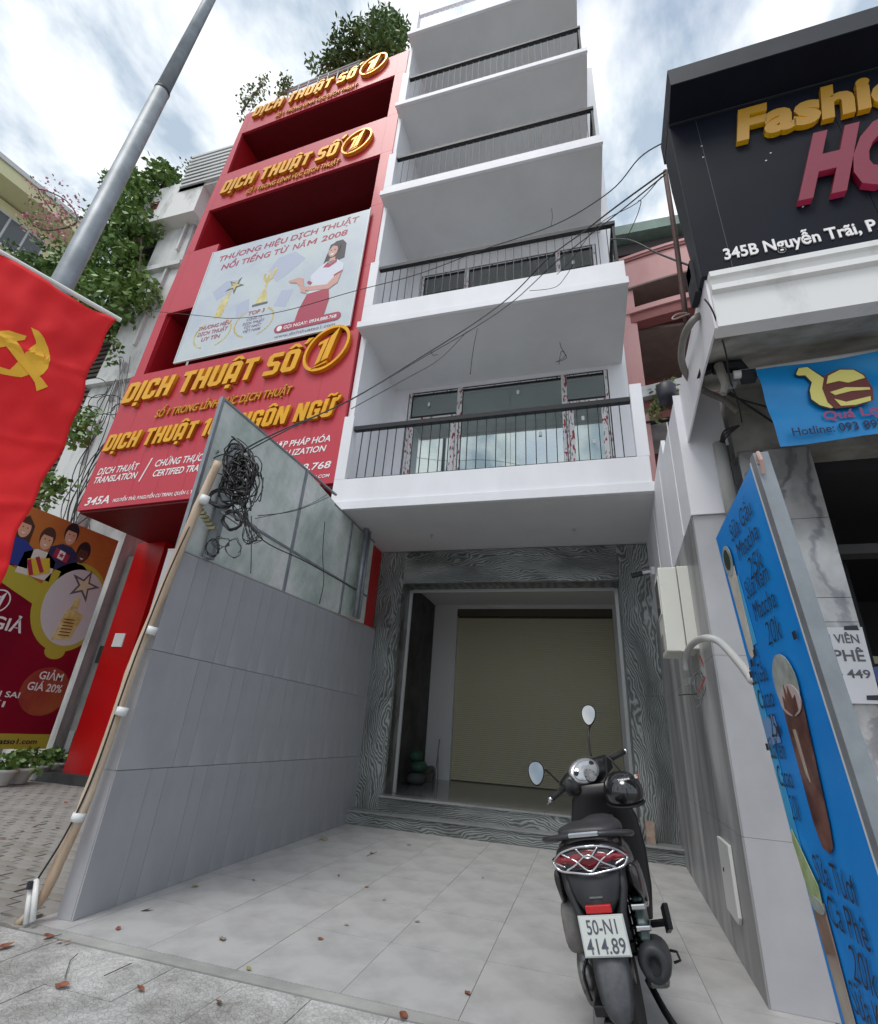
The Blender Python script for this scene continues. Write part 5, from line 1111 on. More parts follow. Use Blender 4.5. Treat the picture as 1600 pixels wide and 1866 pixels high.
tagit(MB().tube(smoothpts([at(1279, 573, 'y', 2.8), at(1262, 585, 'y', 2.75), at(1246, 615, 'y', 2.9), at(1242, 655, 'y', 3.2), at(1256, 690, 'y', 3.4), at(1285, 713, 'y', 3.5), at(1318, 728, 'y', 3.5), at(1345, 750, 'y', 3.5)], 6), .024, 10).obj('cable_conduit', greyhose, smooth=True), 'thick grey flexible conduit bowing out round the corner of the white wall', 'conduit')
tagit(MB().tube(smoothpts([at(1284, 545, 'y', 2.45), at(1300, 570, 'y', 2.48), at(1322, 640, 'y', 2.7), at(1330, 690, 'y', 2.9), at(1345, 735, 'y', 3.3), at(1352, 770, 'y', 3.5)], 5), .005, 5).obj('cable', cable, smooth=True), 'thin black cable over the left end of the white cornice', 'cable')
tagit(MB().tube(smoothpts([at(1315, 712, 'y', 3.3), at(1350, 728, 'y', 3.4), at(1400, 742, 'y', 3.4), at(1425, 750, 'y', 3.4)], 5), .008, 5).obj('cable', cable, smooth=True), 'black cable running right behind the blue hanging banner', 'cable')
tagit(MB().tube(smoothpts([at(1330, 715, 'y', 3.3), at(1365, 740, 'y', 3.5), at(1410, 770, 'y', 3.5)], 5), .008, 5).obj('cable', cable, smooth=True), 'lower black cable slanting towards the corner of the blue hanging banner', 'cable')
gp = empty('corner_pipe', tuple(at(1322, 850, 'y', 3.68)), 0, 'grey plastic pipe end with black wires at the edge of the white wall', 'pipe'); og = at(1322, 850, 'y', 3.68)
MB().tube([at(1310, 808, 'y', 3.70)-og, at(1322, 870, 'y', 3.70)-og, at(1335, 935, 'y', 3.70)-og], .045, 14).obj('pipe', concrete, gp, smooth=True)
for k in range(3): MB().tube(smoothpts([at(1313+k*3, 806, 'y', 3.66)-og, at(1320+k*2, 785+k*5, 'y', 3.6)-og, at(1347, 775, 'y', 3.55)-og], 5), .008, 5).obj('wire', cable, gp)
MB().tube([at(1326, 812, 'y', 3.72)-og, at(1342, 885, 'y', 3.72)-og], .010, 6).obj('wire', cablegrey, gp)
rp_ = MB().tube([at(1212, 312, 'y', 3.05), at(1232, 440, 'y', 3.05), at(1245, 540, 'y', 3.05), at(1253, 600, 'y', 3.05)], .020, 8).obj('rusty_pole', rust, smooth=True); tagit(rp_, 'rusty brown steel pole standing behind the left end of the black sign', 'pole')
tagit(MB().tube(smoothpts([at(1252, 570, 'y', 3.0), at(1236, 572, 'y', 2.98), at(1226, 578, 'y', 2.96), at(1228, 582, 'y', 2.95), at(1243, 576, 'y', 2.97), at(1256, 572, 'y', 3.0)], 4), .006, 6).obj('wire_loop', mat('pinkish_strap', (.42, .30, .27), .6)), 'pinkish strap loop tied to the rusty pole', 'strap')
tagit(MB().box(.80, .95, 2.62, 2.72, 4.02, 4.14).box(.80, .84, 2.60, 2.74, 3.86, 4.14).obj('frame_bracket', greyalu), 'grey bracket at the lower left corner of the black sign frame', 'bracket')

# ================================================================== PINK HOUSE between
pk = empty('pink_house', (2.4, 10.0, 0), 0, 'pink plastered house with curved balconies and green roof edge between the white building and shop', 'building')
def pko(mb, n, m, **kw):
    o = mb.obj(n, m, pk, **kw); o.location = (-2.4, -10.0, 0); return o
pko(MB().box(1.06, 1.66, 9.9, 10.4, 0, 12.9), 'pier', pink)
pko(MB().box(1.06, 8, 12.2, 12.4, 0, 14), 'wall', pinkd); pko(MB().box(1.06, 8, 10.3, 13, 13.35, 13.5).box(1.0, 8, 9.6, 10.4, 13.42, 13.75), 'roof', mat('green_roof_edge', (.16, .24, .20), .5, var=.15))
pko(MB().box(1.1, 8, 9.9, 10.3, 13.0, 13.35), 'eaves', mat('dark_eaves', (.06, .05, .05), .7))
def curved(z0, z1, yf, m, name, bulge=.35, off=0, w=.12):
    pts = []
    for i in range(17):
        x = 1.3+i*.3; pts.append((x, yf-bulge*max(0, math.sin((x-1.3)/4.8*PI))-off))
    back = [(x, y+w) for x, y in pts[::-1]]
    pko(MB().prism(pts+back, z0, z1), name, m)
curved(11.75, 12.75, 9.9, pink, 'balcony_wall'); curved(12.62, 12.68, 9.9, pinkd, 'moulding', off=.04, w=.06); curved(12.72, 12.80, 9.9, pink, 'moulding', off=.05, w=.1)
curved(11.70, 11.75, 9.9, taupe, 'soffit', w=1.2); curved(10.90, 11.05, 9.9, pink, 'balcony_beam'); curved(10.62, 10.90, 9.95, pinkd, 'balcony_beam', w=.3)
pko(MB().box(1.6, 8, 10.2, 12.2, 10.62, 10.7), 'ceiling', taupe)
pko(MB().box(1.6, 8, 11.6, 11.7, 7.4, 9.2), 'inner_wall', pinkd)
curved(8.42, 8.62, 9.9, oldwhite, 'balcony_moulding', off=.05, w=.2); curved(8.30, 8.40, 9.9, oldwhite, 'balcony_moulding', off=.1, w=.25); curved(8.0, 8.28, 9.95, pinkd, 'balcony_beam'); curved(7.7, 7.75, 9.95, greyalu, 'rail')
pko(MB().box(1.6, 8, 10.2, 12.2, 7.9, 8.0), 'ceiling', oldwhite)
pko(MB().box(1.7, 8, 12.0, 12.1, 4, 7.8), 'lower_wall', mat('grey_lower', (.20, .24, .25), .7))
vine('green balcony plants of the pink house seen over the side wall', 'balcony_plants', [(1203, 715, 9.6, .35, .3), (1215, 722, 9.6, .35, .2), (1193, 745, 9.6, .18, .35)], 520, .13, leafo, 21, cat='plant')
tagit(MB().lathe([(.10, 0), (.13, .1), (.13, .25), (.10, .3)], 14, tuple(at(1217, 733, 'y', 6.2))).obj('dark_pot', ink, smooth=True), 'round dark object standing on top of the white side wall', 'pot')

# ================================================================== BLUE MENU BOARD
mbd = empty('menu_board', (.553, 1.6, 2.06), 0, 'tall narrow blue drinks menu board on a metal frame leaning at the right', 'menu board')
a_ = Vector((0, -1, 0)); n_ = Vector((-1, 0, -.068)).normalized(); bb_ = a_.cross(n_)*-1
M3 = Matrix((a_, -n_, Vector((-.068, 0, 1)).normalized())).transposed()
mbd.matrix_world = Matrix.Translation((.553, 1.6, 2.06)) @ M3.to_4x4()
flat('board_sheet', [(-.56, -2.0), (0, -2.0), (0, 0), (-.56, -.04)], 0, blue2, mbd, t=.012)
MB().box(.0, .012, -.006, .03, -2.04, .0).obj('white_edge', tape, mbd)
MB().box(.014, .052, -.008, .035, -2.06, .01).box(-.60, -.563, .014, .04, -2.06, -.03).box(-.563, .014, .014, .035, -.05, -.02).box(-.563, .014, .014, .035, -1.9, -1.87).obj('steel_frame', galv, mbd, bevel=.002)
MB().tube([(.05, 0, -.03), (.07, 0, .0), (.075, 0, -.03), (.06, 0, -.07)], .006, 6).obj('wire_hook', mat('copper_hook', (.45, .30, .26), .5), mbd)
flat('strip', [(-.56, -.62), (-.50, -.60), (-.50, -1.12), (-.56, -1.14)], -.004, blue3, mbd, t=.002)
flat('strip', [(-.52, -.26), (-.40, -.25), (-.40, -.50), (-.50, -.50)], -.004, blue3, mbd, t=.002)
BT = ((('Sữa Gấu', 'Matcha', '25k'), -.135, .062, (-.36, -.09)), (('Sữa Kem', 'Matcha', '20k'), -.355, .062, (-.36, -.11)), (('Sữa Gấu', 'Cacao', '25k'), -.625, .062, (-.555, -.37)), (('Sữa Kem', 'Cacao', '20k'), -.865, .062, (-.555, -.40)), (('Sữa Tươi', 'Cà Phê', '20k'), -1.19, .072, (-.42, -.16)), (('Sữa Kem', 'Cà Phê', '25k'), -1.47, .072, (-.40, -.14)))
for ts, z, h, (u0, u1) in BT:
    for i, t in enumerate(ts):
        w = (u1-u0)*(1, .9, .62)[i]; cx = (u0+u1)/2+(0, .01, .03)[i]
        text(t, cx-w/2, cx+w/2, z-i*(h+.020)-(.01 if i == 2 else 0), h if i < 2 else h*1.15, -.006, 0, ink, mbd, shear=.1 if i < 2 else .3, off=-.003 if i < 2 else -.010)
pgl = mat('print_glass', (.42, .46, .44), .3, c2=(.25, .28, .25), vscale=20); ppearl = mat('print_pearl', (.50, .47, .40), .35, c2=(.66, .64, .58), vscale=12); pcoc = mat('print_cocoa', (.075, .025, .022), .3, c2=(.22, .10, .075), vscale=12); pmilk = mat('print_milk', (.48, .44, .38), .35, c2=(.32, .22, .17), vscale=4); pgreen = mat('print_matcha', (.25, .36, .13), .4, c2=(.50, .55, .35), vscale=20)
flat('print_cup', [(-.51, -.22), (-.41, -.21), (-.44, -.51), (-.455, -.535), (-.485, -.54), (-.50, -.52)], -.007, ppearl, mbd, t=.002)
flat('print_dome', ell(-.46, -.175, .055, .06, 24), -.009, pgl, mbd, t=.002); flat('print_dome', ell(-.46, -.17, .035, .04, 18), -.011, mat('print_dark_tea', (.03, .05, .03), .4), mbd, t=.002)
flat('print_cup', [(-.31, -.72), (-.14, -.70), (-.205, -1.02), (-.225, -1.075), (-.26, -1.095), (-.30, -1.085), (-.318, -1.03)], -.007, pcoc, mbd, t=.002)
flat('print_dome', ell(-.225, -.655, .095, .09, 28), -.009, pgl, mbd, t=.002); flat('print_rim', ell(-.22, -.70, .085, .045, 28), -.011, mat('print_cream_foam', (.50, .42, .42), .4), mbd, t=.002)
flat('print_cocoa_swirl', [(-.275, -.72), (-.265, -.685), (-.25, -.70), (-.235, -.655), (-.222, -.69), (-.205, -.66), (-.19, -.70), (-.165, -.69), (-.17, -.73), (-.22, -.745)], -.013, pcoc, mbd, t=.002)
flat('print_highlight', [(-.27, -.78), (-.25, -.78), (-.25, -.92), (-.265, -.90)], -.009, pmilk, mbd, t=.002)
flat('print_cup', [(-.52, -1.27), (-.42, -1.24), (-.425, -1.58), (-.445, -1.63), (-.48, -1.635), (-.50, -1.60)], -.007, pmilk, mbd, t=.002)
flat('print_matcha_top', [(-.55, -1.10), (-.53, -1.07), (-.42, -1.20), (-.43, -1.26), (-.52, -1.25)], -.009, pgreen, mbd, t=.002); flat('print_rim', ell(-.47, -1.255, .055, .02, 20), -.011, pgl, mbd, t=.002)
flat('print_coffee', [(-.518, -1.28), (-.425, -1.25), (-.422, -1.36), (-.512, -1.38)], -.009, mat('print_coffee', (.16, .09, .06), .35, c2=(.30, .20, .15), vscale=8), mbd, t=.002)
for (u, z) in ((-.06, -.55), (-.50, -.565), (-.44, -.54), (-.545, -.60), (-.57, -.84), (-.41, -.79), (-.04, -1.18), (-.05, -1.24)): flat('black_tape', [(u, z), (u+.022, z), (u+.022, z+.022), (u, z+.022)], -.010, ink, mbd, t=.002)
flat('price_patch', [(-.56, -.74), (-.42, -.73), (-.42, -.815), (-.55, -.825)], -.0045, mat('pale_blue_patch', (.16, .30, .55), .4), mbd, t=.001)

# ================================================================== SCOOTER (local y forward, z up, origin under the rear axle)
sk = empty('scooter', (.135, 3.05, .004), 0, 'black motor scooter parked on the porch with a plate, chrome tail light and two mirrors', 'scooter')
sk.rotation_euler = (0, rad(-11), rad(-5))
bodym = mat('brown_black_gloss_paint', (.028, .024, .026), .22, .2, coat=.6, var=.15)
blk = mat('black_plastic', (.012, .012, .013), .35); blkm = mat('matt_black_plastic', (.028, .030, .034), .55, var=.15, vscale=12); rub = mat('rubber', (.014, .014, .014), .75, bump=.2, bscale=60)
chrome = mat('chrome', (.62, .63, .65), .1, 1.0); alum = mat('scuffed_aluminium', (.26, .26, .26), .35, .8, var=.3, vscale=20); seatm = mat('seat_vinyl', (.035, .035, .038), .45, bump=.1, bscale=90)
redl = mat('red_lens', (.22, .008, .015), .08, coat=.6); clearl = mat('clear_lens', (.42, .44, .46), .08, .3, coat=.8)
def wheel(y, r, w, name):
    t = link(name, MB().lathe([(r-.055, -w*.42), (r-.02, -w*.5), (r-.004, -w*.3), (r, 0), (r-.004, w*.3), (r-.02, w*.5), (r-.055, w*.42)], 40, (0, y, r), 'x').mesh('tyre'), rub, sk, True)
    mb = MB(); mb.lathe([(r-.075, -w*.4), (r-.055, -w*.42), (r-.055, w*.42), (r-.075, w*.4)], 32, (0, y, r), 'x'); mb.lathe([(.045, -w*.55), (.045, w*.55)], 16, (0, y, r), 'x')
    for k in range(5):
        a = k*2*PI/5; mb.tube([(0, y+.04*math.cos(a), r+.04*math.sin(a)), (0, y+(r-.07)*math.cos(a), r+(r-.07)*math.sin(a))], .014, 6)
    mb.obj('rim', alum, t)
    g = MB()
    for k in range(40):
        a = k*2*PI/40
        for s in (-1, 1):
            p = [(s*.006, y+(r+.0006)*math.cos(a), r+(r+.0006)*math.sin(a)), (s*w*.33, y+(r-.002)*math.cos(a+.05), r+(r-.002)*math.sin(a+.05))]; g.tube(p, .0022, 4)
    g.obj('tread', blk, t)
wheel(0, .27, .105, 'rear_wheel'); wheel(1.24, .26, .09, 'front_wheel')
# rear body
R1 = []
for (y, cz, rx, rz, n) in ((-.285, .735, .10, .050, 2.2), (-.25, .735, .150, .075, 2.4), (-.16, .70, .175, .120, 2.4), (0, .66, .18, .16, 2.6), (.2, .62, .165, .18, 2.6), (.42, .56, .135, .17, 2.4), (.58, .48, .11, .13, 2.4)): R1.append(sel(rx, rz, n, (0, y, cz), 'xz', 28))
link('body_shell', MB().loft(R1).mesh('shell'), bodym, sk, True)
for s in (-1, 1):
    side_ = []
    for (y, cz, rz, xo) in ((-.22, .66, .04, .165), (-.05, .60, .085, .186), (.15, .56, .10, .178), (.35, .52, .08, .15)): side_.append(sel(.018, rz, 2.2, (s*xo, y, cz), 'xz', 14))
    link('side_panel', MB().loft(side_).mesh('panel'), bodym, sk, True)
# seat and grab rail
R2 = []
for (y, cz, rx, rz) in ((-.21, .825, .06, .018), (-.19, .825, .125, .028), (-.08, .825, .15, .036), (.10, .815, .155, .04), (.24, .79, .145, .045), (.42, .785, .13, .045), (.56, .79, .09, .045), (.60, .785, .04, .02)): R2.append(sel(rx, rz, 2.6, (0, y, cz), 'xz', 24))
link('seat', MB().loft(R2).mesh('seat'), seatm, sk, True)
gr = smoothpts([(-.155, .02, .79), (-.19, -.10, .80), (-.185, -.20, .815), (-.10, -.255, .825), (.0, -.265, .828), (.10, -.255, .825), (.185, -.20, .815), (.19, -.10, .80), (.155, .02, .79)], 6)
MB().loft([sel(.028, .015, 2.2, tuple(p), 'yz', 10) if False else [(p.x+.024*math.cos(t)*(p.x/.19 if abs(p.x) > .02 else 0), p.y-.024*math.cos(t)*(1-abs(p.x)/.25), p.z+.014*math.sin(t)) for t in [2*PI*k/10 for k in range(10)]] for p in gr]).obj('grab_rail', mat('satin_grey_rail', (.045, .045, .048), .35, .3), sk, smooth=True)
MB().box(-.07, .07, -.298, -.27, .822, .842).obj('chrome_badge', chrome, sk, bevel=.006)
MB().box(-.13, .12, -.245, -.10, .765, .80).obj('seat_base', blk, sk, bevel=.01)
# tail light: red lenses and chrome web
tl = MB().loft([sel(.178, .050, 1.35, (0, -.235, .738), 'xz', 24), sel(.15, .044, 1.4, (0, -.27, .738), 'xz', 24), sel(.09, .03, 1.5, (0, -.292, .738), 'xz', 24)]).obj('tail_light', redl, sk, smooth=True)
def bar(pts, r=.0045): return MB().tube(smoothpts([(x, -.245-.05*(1-(abs(x)/.18)**1.6)-.006, z) for x, z in pts], 5), r, 6)
wb_ = MB()
for pts in ([(-.165, .735), (-.12, .768), (-.05, .785), (0, .788), (.05, .785), (.12, .768), (.165, .735)], [(-.168, .732), (-.14, .700), (-.06, .690), (0, .684), (.06, .690), (.14, .700), (.168, .732)], [(-.12, .762), (-.06, .735), (0, .695), (.06, .735), (.12, .762)], [(-.05, .782), (0, .742), (.05, .782)], [(-.11, .700), (-.06, .722), (0, .755), (.06, .722), (.11, .700)], [(-.155, .728), (-.11, .712)], [(.155, .728), (.11, .712)]):
    m_ = bar(pts, .0055 if pts[0][0] < -.16 else .0042); wb_.add(m_.v, m_.f)
wb_.obj('chrome_trim', chrome, tl, smooth=True)
for s in (-1, 1): MB().prism([(s*.095, .735), (s*.14, .758), (s*.158, .735), (s*.12, .712)], -.268, -.262, axis='y').obj('indicator_lens', mat('dull_orange_lens', (.20, .06, .05), .1, coat=.5), tl)
# tail cowl and fender
link('tail_cowl', MB().loft([sel(.135, .05, 3, (0, -.235, .665), 'xz', 20), sel(.12, .04, 3, (0, -.255, .62), 'xz', 20), sel(.085, .03, 3, (0, -.27, .56), 'xz', 20)] if False else [[(x*w, y, z) for x, y in ((-1, .06), (-1, -.0), (-.8, -.03), (0, -.045), (.8, -.03), (1, 0), (1, .06))] and [(x*w, yy+y, z) for x, yy in ((-1, .08), (-1, .0), (-.8, -.03), (0, -.045), (.8, -.03), (1, 0), (1, .08))] for (w, y, z) in ((.135, -.235, .70), (.120, -.25, .65), (.095, -.265, .59), (.06, -.27, .545))]).mesh('cowl'), blkm, sk, True)
for s in (-1, 1): link('cowl_side', MB().loft([[(s*(a+dx), y+dy, z) for dx, dy in ((-.02, 0), (0, -.015), (.02, 0), (0, .02))] for a, y, z in ((.125, -.24, .69), (.118, -.25, .62), (.09, -.265, .54), (.085, -.27, .45))]).mesh('strut'), blkm, sk, True)
text('::::::::', -.045, .045, .640, .010, -.299, 0, chrome, sk, off=.01) if False else None
MB().box(-.028, .028, -.312, -.300, .600, .606).obj('latch_plate', alum, sk)
MB().box(-.055, .055, -.318, -.285, .548, .578).obj('reflector', mat('red_reflector', (.50, .01, .012), .2, coat=.5), sk, bevel=.004)
pl8 = MB().box(-.096, .096, -.316, -.311, .402, .544).obj('number_plate', mat('plate_rim', (.55, .55, .55), .35), sk, bevel=.004)
MB().box(-.090, .090, -.3185, -.3165, .408, .538).obj('plate_face', mat('plate_white', (.66, .70, .66), .35), pl8, bevel=.002)
text('50-N1', -.066, .060, .480, .048, -.3195, 0, mat('plate_ink', (.10, .10, .13), .5), pl8, off=.012); text('414.89', -.080, .080, .415, .050, -.3195, 0, MC['plate_ink'], pl8, off=.012)
mf = []
for (y, z, w) in ((-.20, .50, .06), (-.275, .42, .075), (-.315, .34, .075), (-.335, .27, .066), (-.335, .215, .045), (-.330, .195, .02)): mf.append([(-w, y+.012, z), (-w*.6, y-.008, z), (0, y-.014, z), (w*.6, y-.008, z), (w, y+.012, z), (w*.6, y+.004, z), (0, y+.0, z), (-w*.6, y+.004, z)])
link('mud_flap', MB().loft(mf).mesh('flap'), mat('grey_flap_plastic', (.075, .078, .085), .5, var=.2, vscale=30), sk, True)
link('hugger', MB().loft([[(x, .30*math.cos(a)*1.0, .27+.30*math.sin(a)*(1 if True else 1)) for x in (-.07, -.06, .06, .07)] for a in [rad(100+i*9) for i in range(9)]]).mesh('hugger'), blk, sk, True)
# engine, transmission case, air box (left), exhaust (right)
link('transmission_case', MB().loft([sel(.045, .105, 2.6, (-.125, -.09, .275), 'xz', 18), sel(.05, .115, 2.6, (-.13, .02, .28), 'xz', 18), sel(.045, .095, 2.6, (-.13, .22, .29), 'xz', 18), sel(.04, .10, 2.6, (-.13, .40, .29), 'xz', 18)]).mesh('case'), alum, sk, True)
MB().lathe([(.0, -.185), (.05, -.183), (.085, -.172), (.09, -.13), (.075, -.11)], 24, (0, -.02, .28), 'x').obj('pulley_cover', alum, sk, smooth=True)
MB().lathe([(.0, -.190), (.02, -.188), (.024, -.18)], 12, (0, -.02, .28), 'x').obj('cover_boss', blk, sk, smooth=True)
link('air_box', MB().loft([sel(.045, .085, 3, (-.155, -.13, .455), 'xz', 18), sel(.06, .10, 3, (-.155, -.06, .46), 'xz', 18), sel(.055, .09, 3, (-.15, .16, .46), 'xz', 18)]).mesh('airbox'), mat('light_airbox', (.20, .19, .18), .4, var=.25, vscale=14), sk, True)
MB().box(-.13, -.07, -.15, -.09, .16, .20).box(-.10, -.06, -.16, -.10, .10, .15).obj('case_bracket', blk, sk, bevel=.006)
for s in (-1, 1):
    sp_ = MB(); x = s*.105
    for k in range(60):
        a0 = k*.7; sp_.v
    sp_.tube([(x+.028*math.cos(k*.7)*1, -.06+.028*math.sin(k*.7)+k*.0006, .32+k*.0048) for k in range(62)], .006, 5)
    sp_.obj('shock_spring', mat('red_spring', (.16, .02, .02), .4) if s < 0 else blk, sk, smooth=True)
    MB().tube([(x, -.06, .30), (x, -.03, .64)], .014, 8).obj('shock_absorber', chrome, sk, smooth=True)
exm = blkm
MB().loft([[(.17+r*math.cos(t), y, z+r*1.12*math.sin(t)) for t in [2*PI*k/20 for k in range(20)]] for (y, z, r) in ((-.23, .355, .02), (-.245, .355, .025), (-.25, .355, .045), (-.24, .355, .058), (-.20, .352, .066), (-.06, .335, .068), (.12, .30, .06), (.18, .28, .035))]).obj('muffler', exm, sk, smooth=True)
MB().lathe([(.016, -.262), (.016, -.235), (.0, -.235)], 12, (.172, 0, .340), 'y').obj('muffler_outlet', dark, sk)
MB().tube(smoothpts([(.17, .15, .28), (.14, .35, .2), (.08, .5, .25)], 5), .017, 8).obj('exhaust_pipe', alum, sk, smooth=True)
MB().prism([(-.20, .42), (.05, .43), (.10, .50), (.08, .56), (-.14, .56), (-.19, .48)], .135, .175, axis='x').obj('radiator_cover', mat('cover_grey_green', (.06, .09, .085), .3), sk, bevel=.008)
for z in (.455, .53): MB().box(.125, .192, -.21, -.13, z, z+.022).obj('chrome_band', chrome, sk, bevel=.006)
MB().box(.10, .20, .0, .34, .20, .30).obj('engine_block', alum, sk, bevel=.02)
for s in (-1, 1):
    pg = MB().loft([sel(.018, .014, 2.5, (s*.17, .30, .36), 'xz', 10), sel(.018, .014, 2.5, (s*.255, .24, .37), 'xz', 10)] if False else [[(s*x, y+a, z+b) for a, b in ((-.02, -.012), (.02, -.012), (.02, .012), (-.02, .012))] for x, y, z in ((.16, .26, .37), (.25, .24, .38))]).obj('passenger_peg', blk, sk, bevel=.003)
MB().loft([[(x+a, y, z+b) for a, b in ((-.012, -.05), (.012, -.05), (.016, .05), (-.008, .05))] for x, y, z in ((.245, .10, .42), (.255, .06, .44), (.262, .04, .45))]).obj('raised_peg', blk, sk, bevel=.004)
MB().tube([(.236, .02, .33), (.262, .0, .33), (.268, .0, .30), (.24, .01, .29)], .006, 6).obj('tie_hook', blk, sk)
MB().tube(smoothpts([(.10, .12, .20), (.15, .02, .12), (.20, -.03, .055)], 4), .016, 8).tube([(.185, -.03, .052), (.255, -.02, .060)], .022, 8).obj('centre_stand', blk, sk, smooth=True)
MB().tube([(-.12, .30, .2), (-.20, .34, .02)], .012, 8).box(-.235, -.18, .32, .37, 0, .016).obj('side_stand', blk, sk)
MB().tube(smoothpts([(-.11, -.08, .36), (-.15, -.12, .30), (-.14, -.10, .20)], 4), .006, 5).obj('breather_hose', blk, sk, smooth=True)
# floor board, leg shield, front
link('floor_board', MB().loft([sel(.13, .05, 4, (0, y, .30), 'xz', 20) for y in (.42, .62, .82, .9)]).mesh('floor'), blkm, sk, True)
ls = []
for (z, w, y, th) in ((.24, .15, .93, .04), (.40, .19, .92, .035), (.60, .215, .90, .035), (.78, .21, .87, .04), (.90, .17, .83, .055), (.98, .115, .80, .06)): ls.append(sel(w, th, 3, (0, y, z), 'xy', 24))
link('leg_shield', MB().loft(ls).mesh('shield'), blk, sk, True)
ap = []
for (z, w, y, th) in ((.42, .08, 1.05, .06), (.60, .15, 1.0, .07), (.80, .17, .95, .07), (.95, .12, .90, .05)): ap.append(sel(w, th, 2.4, (0, y, z), 'xy', 20))
link('front_apron', MB().loft(ap).mesh('apron'), bodym, sk, True)
link('tunnel', MB().loft([sel(.06, .10, 3, (0, y, z), 'xz', 16) for y, z in ((.5, .40), (.7, .36), (.86, .40))]).mesh('tunnel'), blkm, sk, True)
MB().box(.0, .07, .805, .83, .74, .80).obj('glove_label', mat('grey_label_plate', (.12, .12, .12), .4), sk, bevel=.006); MB().box(.002, .068, .80, .806, .765, .79).obj('label_print', tape, sk)
link('front_fender', MB().loft([[(x, 1.24+(.285)*math.cos(a), .26+.285*math.sin(a)) for x in (-.06, -.04, .04, .06)] for a in [rad(20+i*12) for i in range(12)]]).mesh('fender'), bodym, sk, True)
for s in (-1, 1): MB().tube([(s*.06, 1.24, .26), (s*.06, 1.02, .72)], .018, 8).obj('fork_leg', alum, sk, smooth=True)
# handlebar group: turned to the left
hb_ = empty('handlebar', (0, .84, 1.0)); hb_.parent = sk
hm = Matrix.Rotation(rad(-20), 4, 'Y') @ Matrix.Rotation(rad(4), 4, 'X') @ Matrix.Rotation(rad(34), 4, 'Z')
hb_.matrix_local = Matrix.Translation((-.05, .84, 1.01)) @ hm
MB().tube(smoothpts([(-.335, -.08, .02), (-.22, -.045, .03), (-.10, .0, .03), (0, .02, .02), (.10, .0, .03), (.22, -.045, .03), (.335, -.08, .02)], 5), .012, 8).obj('bar', blk, hb_, smooth=True)
for s in (-1, 1):
    MB().tube([(s*.20, -.040, .029), (s*.325, -.077, .021)], .018, 12).obj('grip', rub, hb_, smooth=True)
    MB().tube([(s*.325, -.077, .021), (s*.345, -.083, .02)], .016, 10).obj('bar_end', chrome, hb_, smooth=True)
    MB().box(s*.165-.035, s*.165+.035, -.065, .0, .0, .06).obj('switch_box', blk, hb_, bevel=.01)
    MB().tube(smoothpts([(s*.14, .0, .02), (s*.22, .02, .01), (s*.34, -.01, .0)], 4), .006, 6).obj('brake_lever', alum, hb_, smooth=True)
link('handlebar_cover', MB().loft([sel(.05, .05, 2.4, (-.19, -.03, .02), 'yz', 20), sel(.075, .075, 2.4, (-.10, .02, .015), 'yz', 20), sel(.085, .085, 2.4, (0, .03, .015), 'yz', 20), sel(.075, .075, 2.4, (.10, .02, .015), 'yz', 20), sel(.05, .05, 2.4, (.19, -.03, .02), 'yz', 20)]).mesh('cover'), blk, hb_, True)
def tear(sx, sy, y, dz=.04):
    out = []
    for k in range(26):
        t = 2*PI*k/26; out.append((sx*math.cos(t)*(1+.10*math.sin(t)), y+.35*(dz+sy*math.sin(t)), dz+sy*math.sin(t)*(1.1 if math.sin(t) > 0 else .85)))
    return out
cl = MB().loft([tear(.112, .078, -.028), tear(.112, .078, -.060), tear(.100, .068, -.070)]).obj('instrument_rim', mat('silver_rim', (.35, .35, .36), .25, .6), hb_, smooth=True)
MB().loft([tear(.095, .064, -.068), tear(.085, .056, -.078), tear(.05, .03, -.084)]).obj('instrument_lens', clearl, cl, smooth=True)
MB().loft([[(.045*math.cos(t), -.075+.35*(.015+.045*math.sin(t)), .015+.045*math.sin(t)) for t in [2*PI*k/20 for k in range(20)]], [(.040*math.cos(t), -.088+.35*(.015+.040*math.sin(t)), .015+.040*math.sin(t)) for t in [2*PI*k/20 for k in range(20)]]]).obj('speedo_ring', alum, cl)
for k in range(7): 
    t = rad(-30+k*40); MB().tube([(.030*math.cos(t), -.090+.35*(.015+.030*math.sin(t)), .015+.030*math.sin(t)), (.036*math.cos(t), -.090+.35*(.015+.036*math.sin(t)), .015+.036*math.sin(t))], .0025, 4).obj('dial_mark', ink, cl)
for q, (x, z) in enumerate(((-.07, .06), (.065, .065))): MB().lathe([(.0, -.086), (.016, -.084), (.018, -.075)], 10, (x, .35*z, z), 'y').obj('dial_mark', blk, cl)
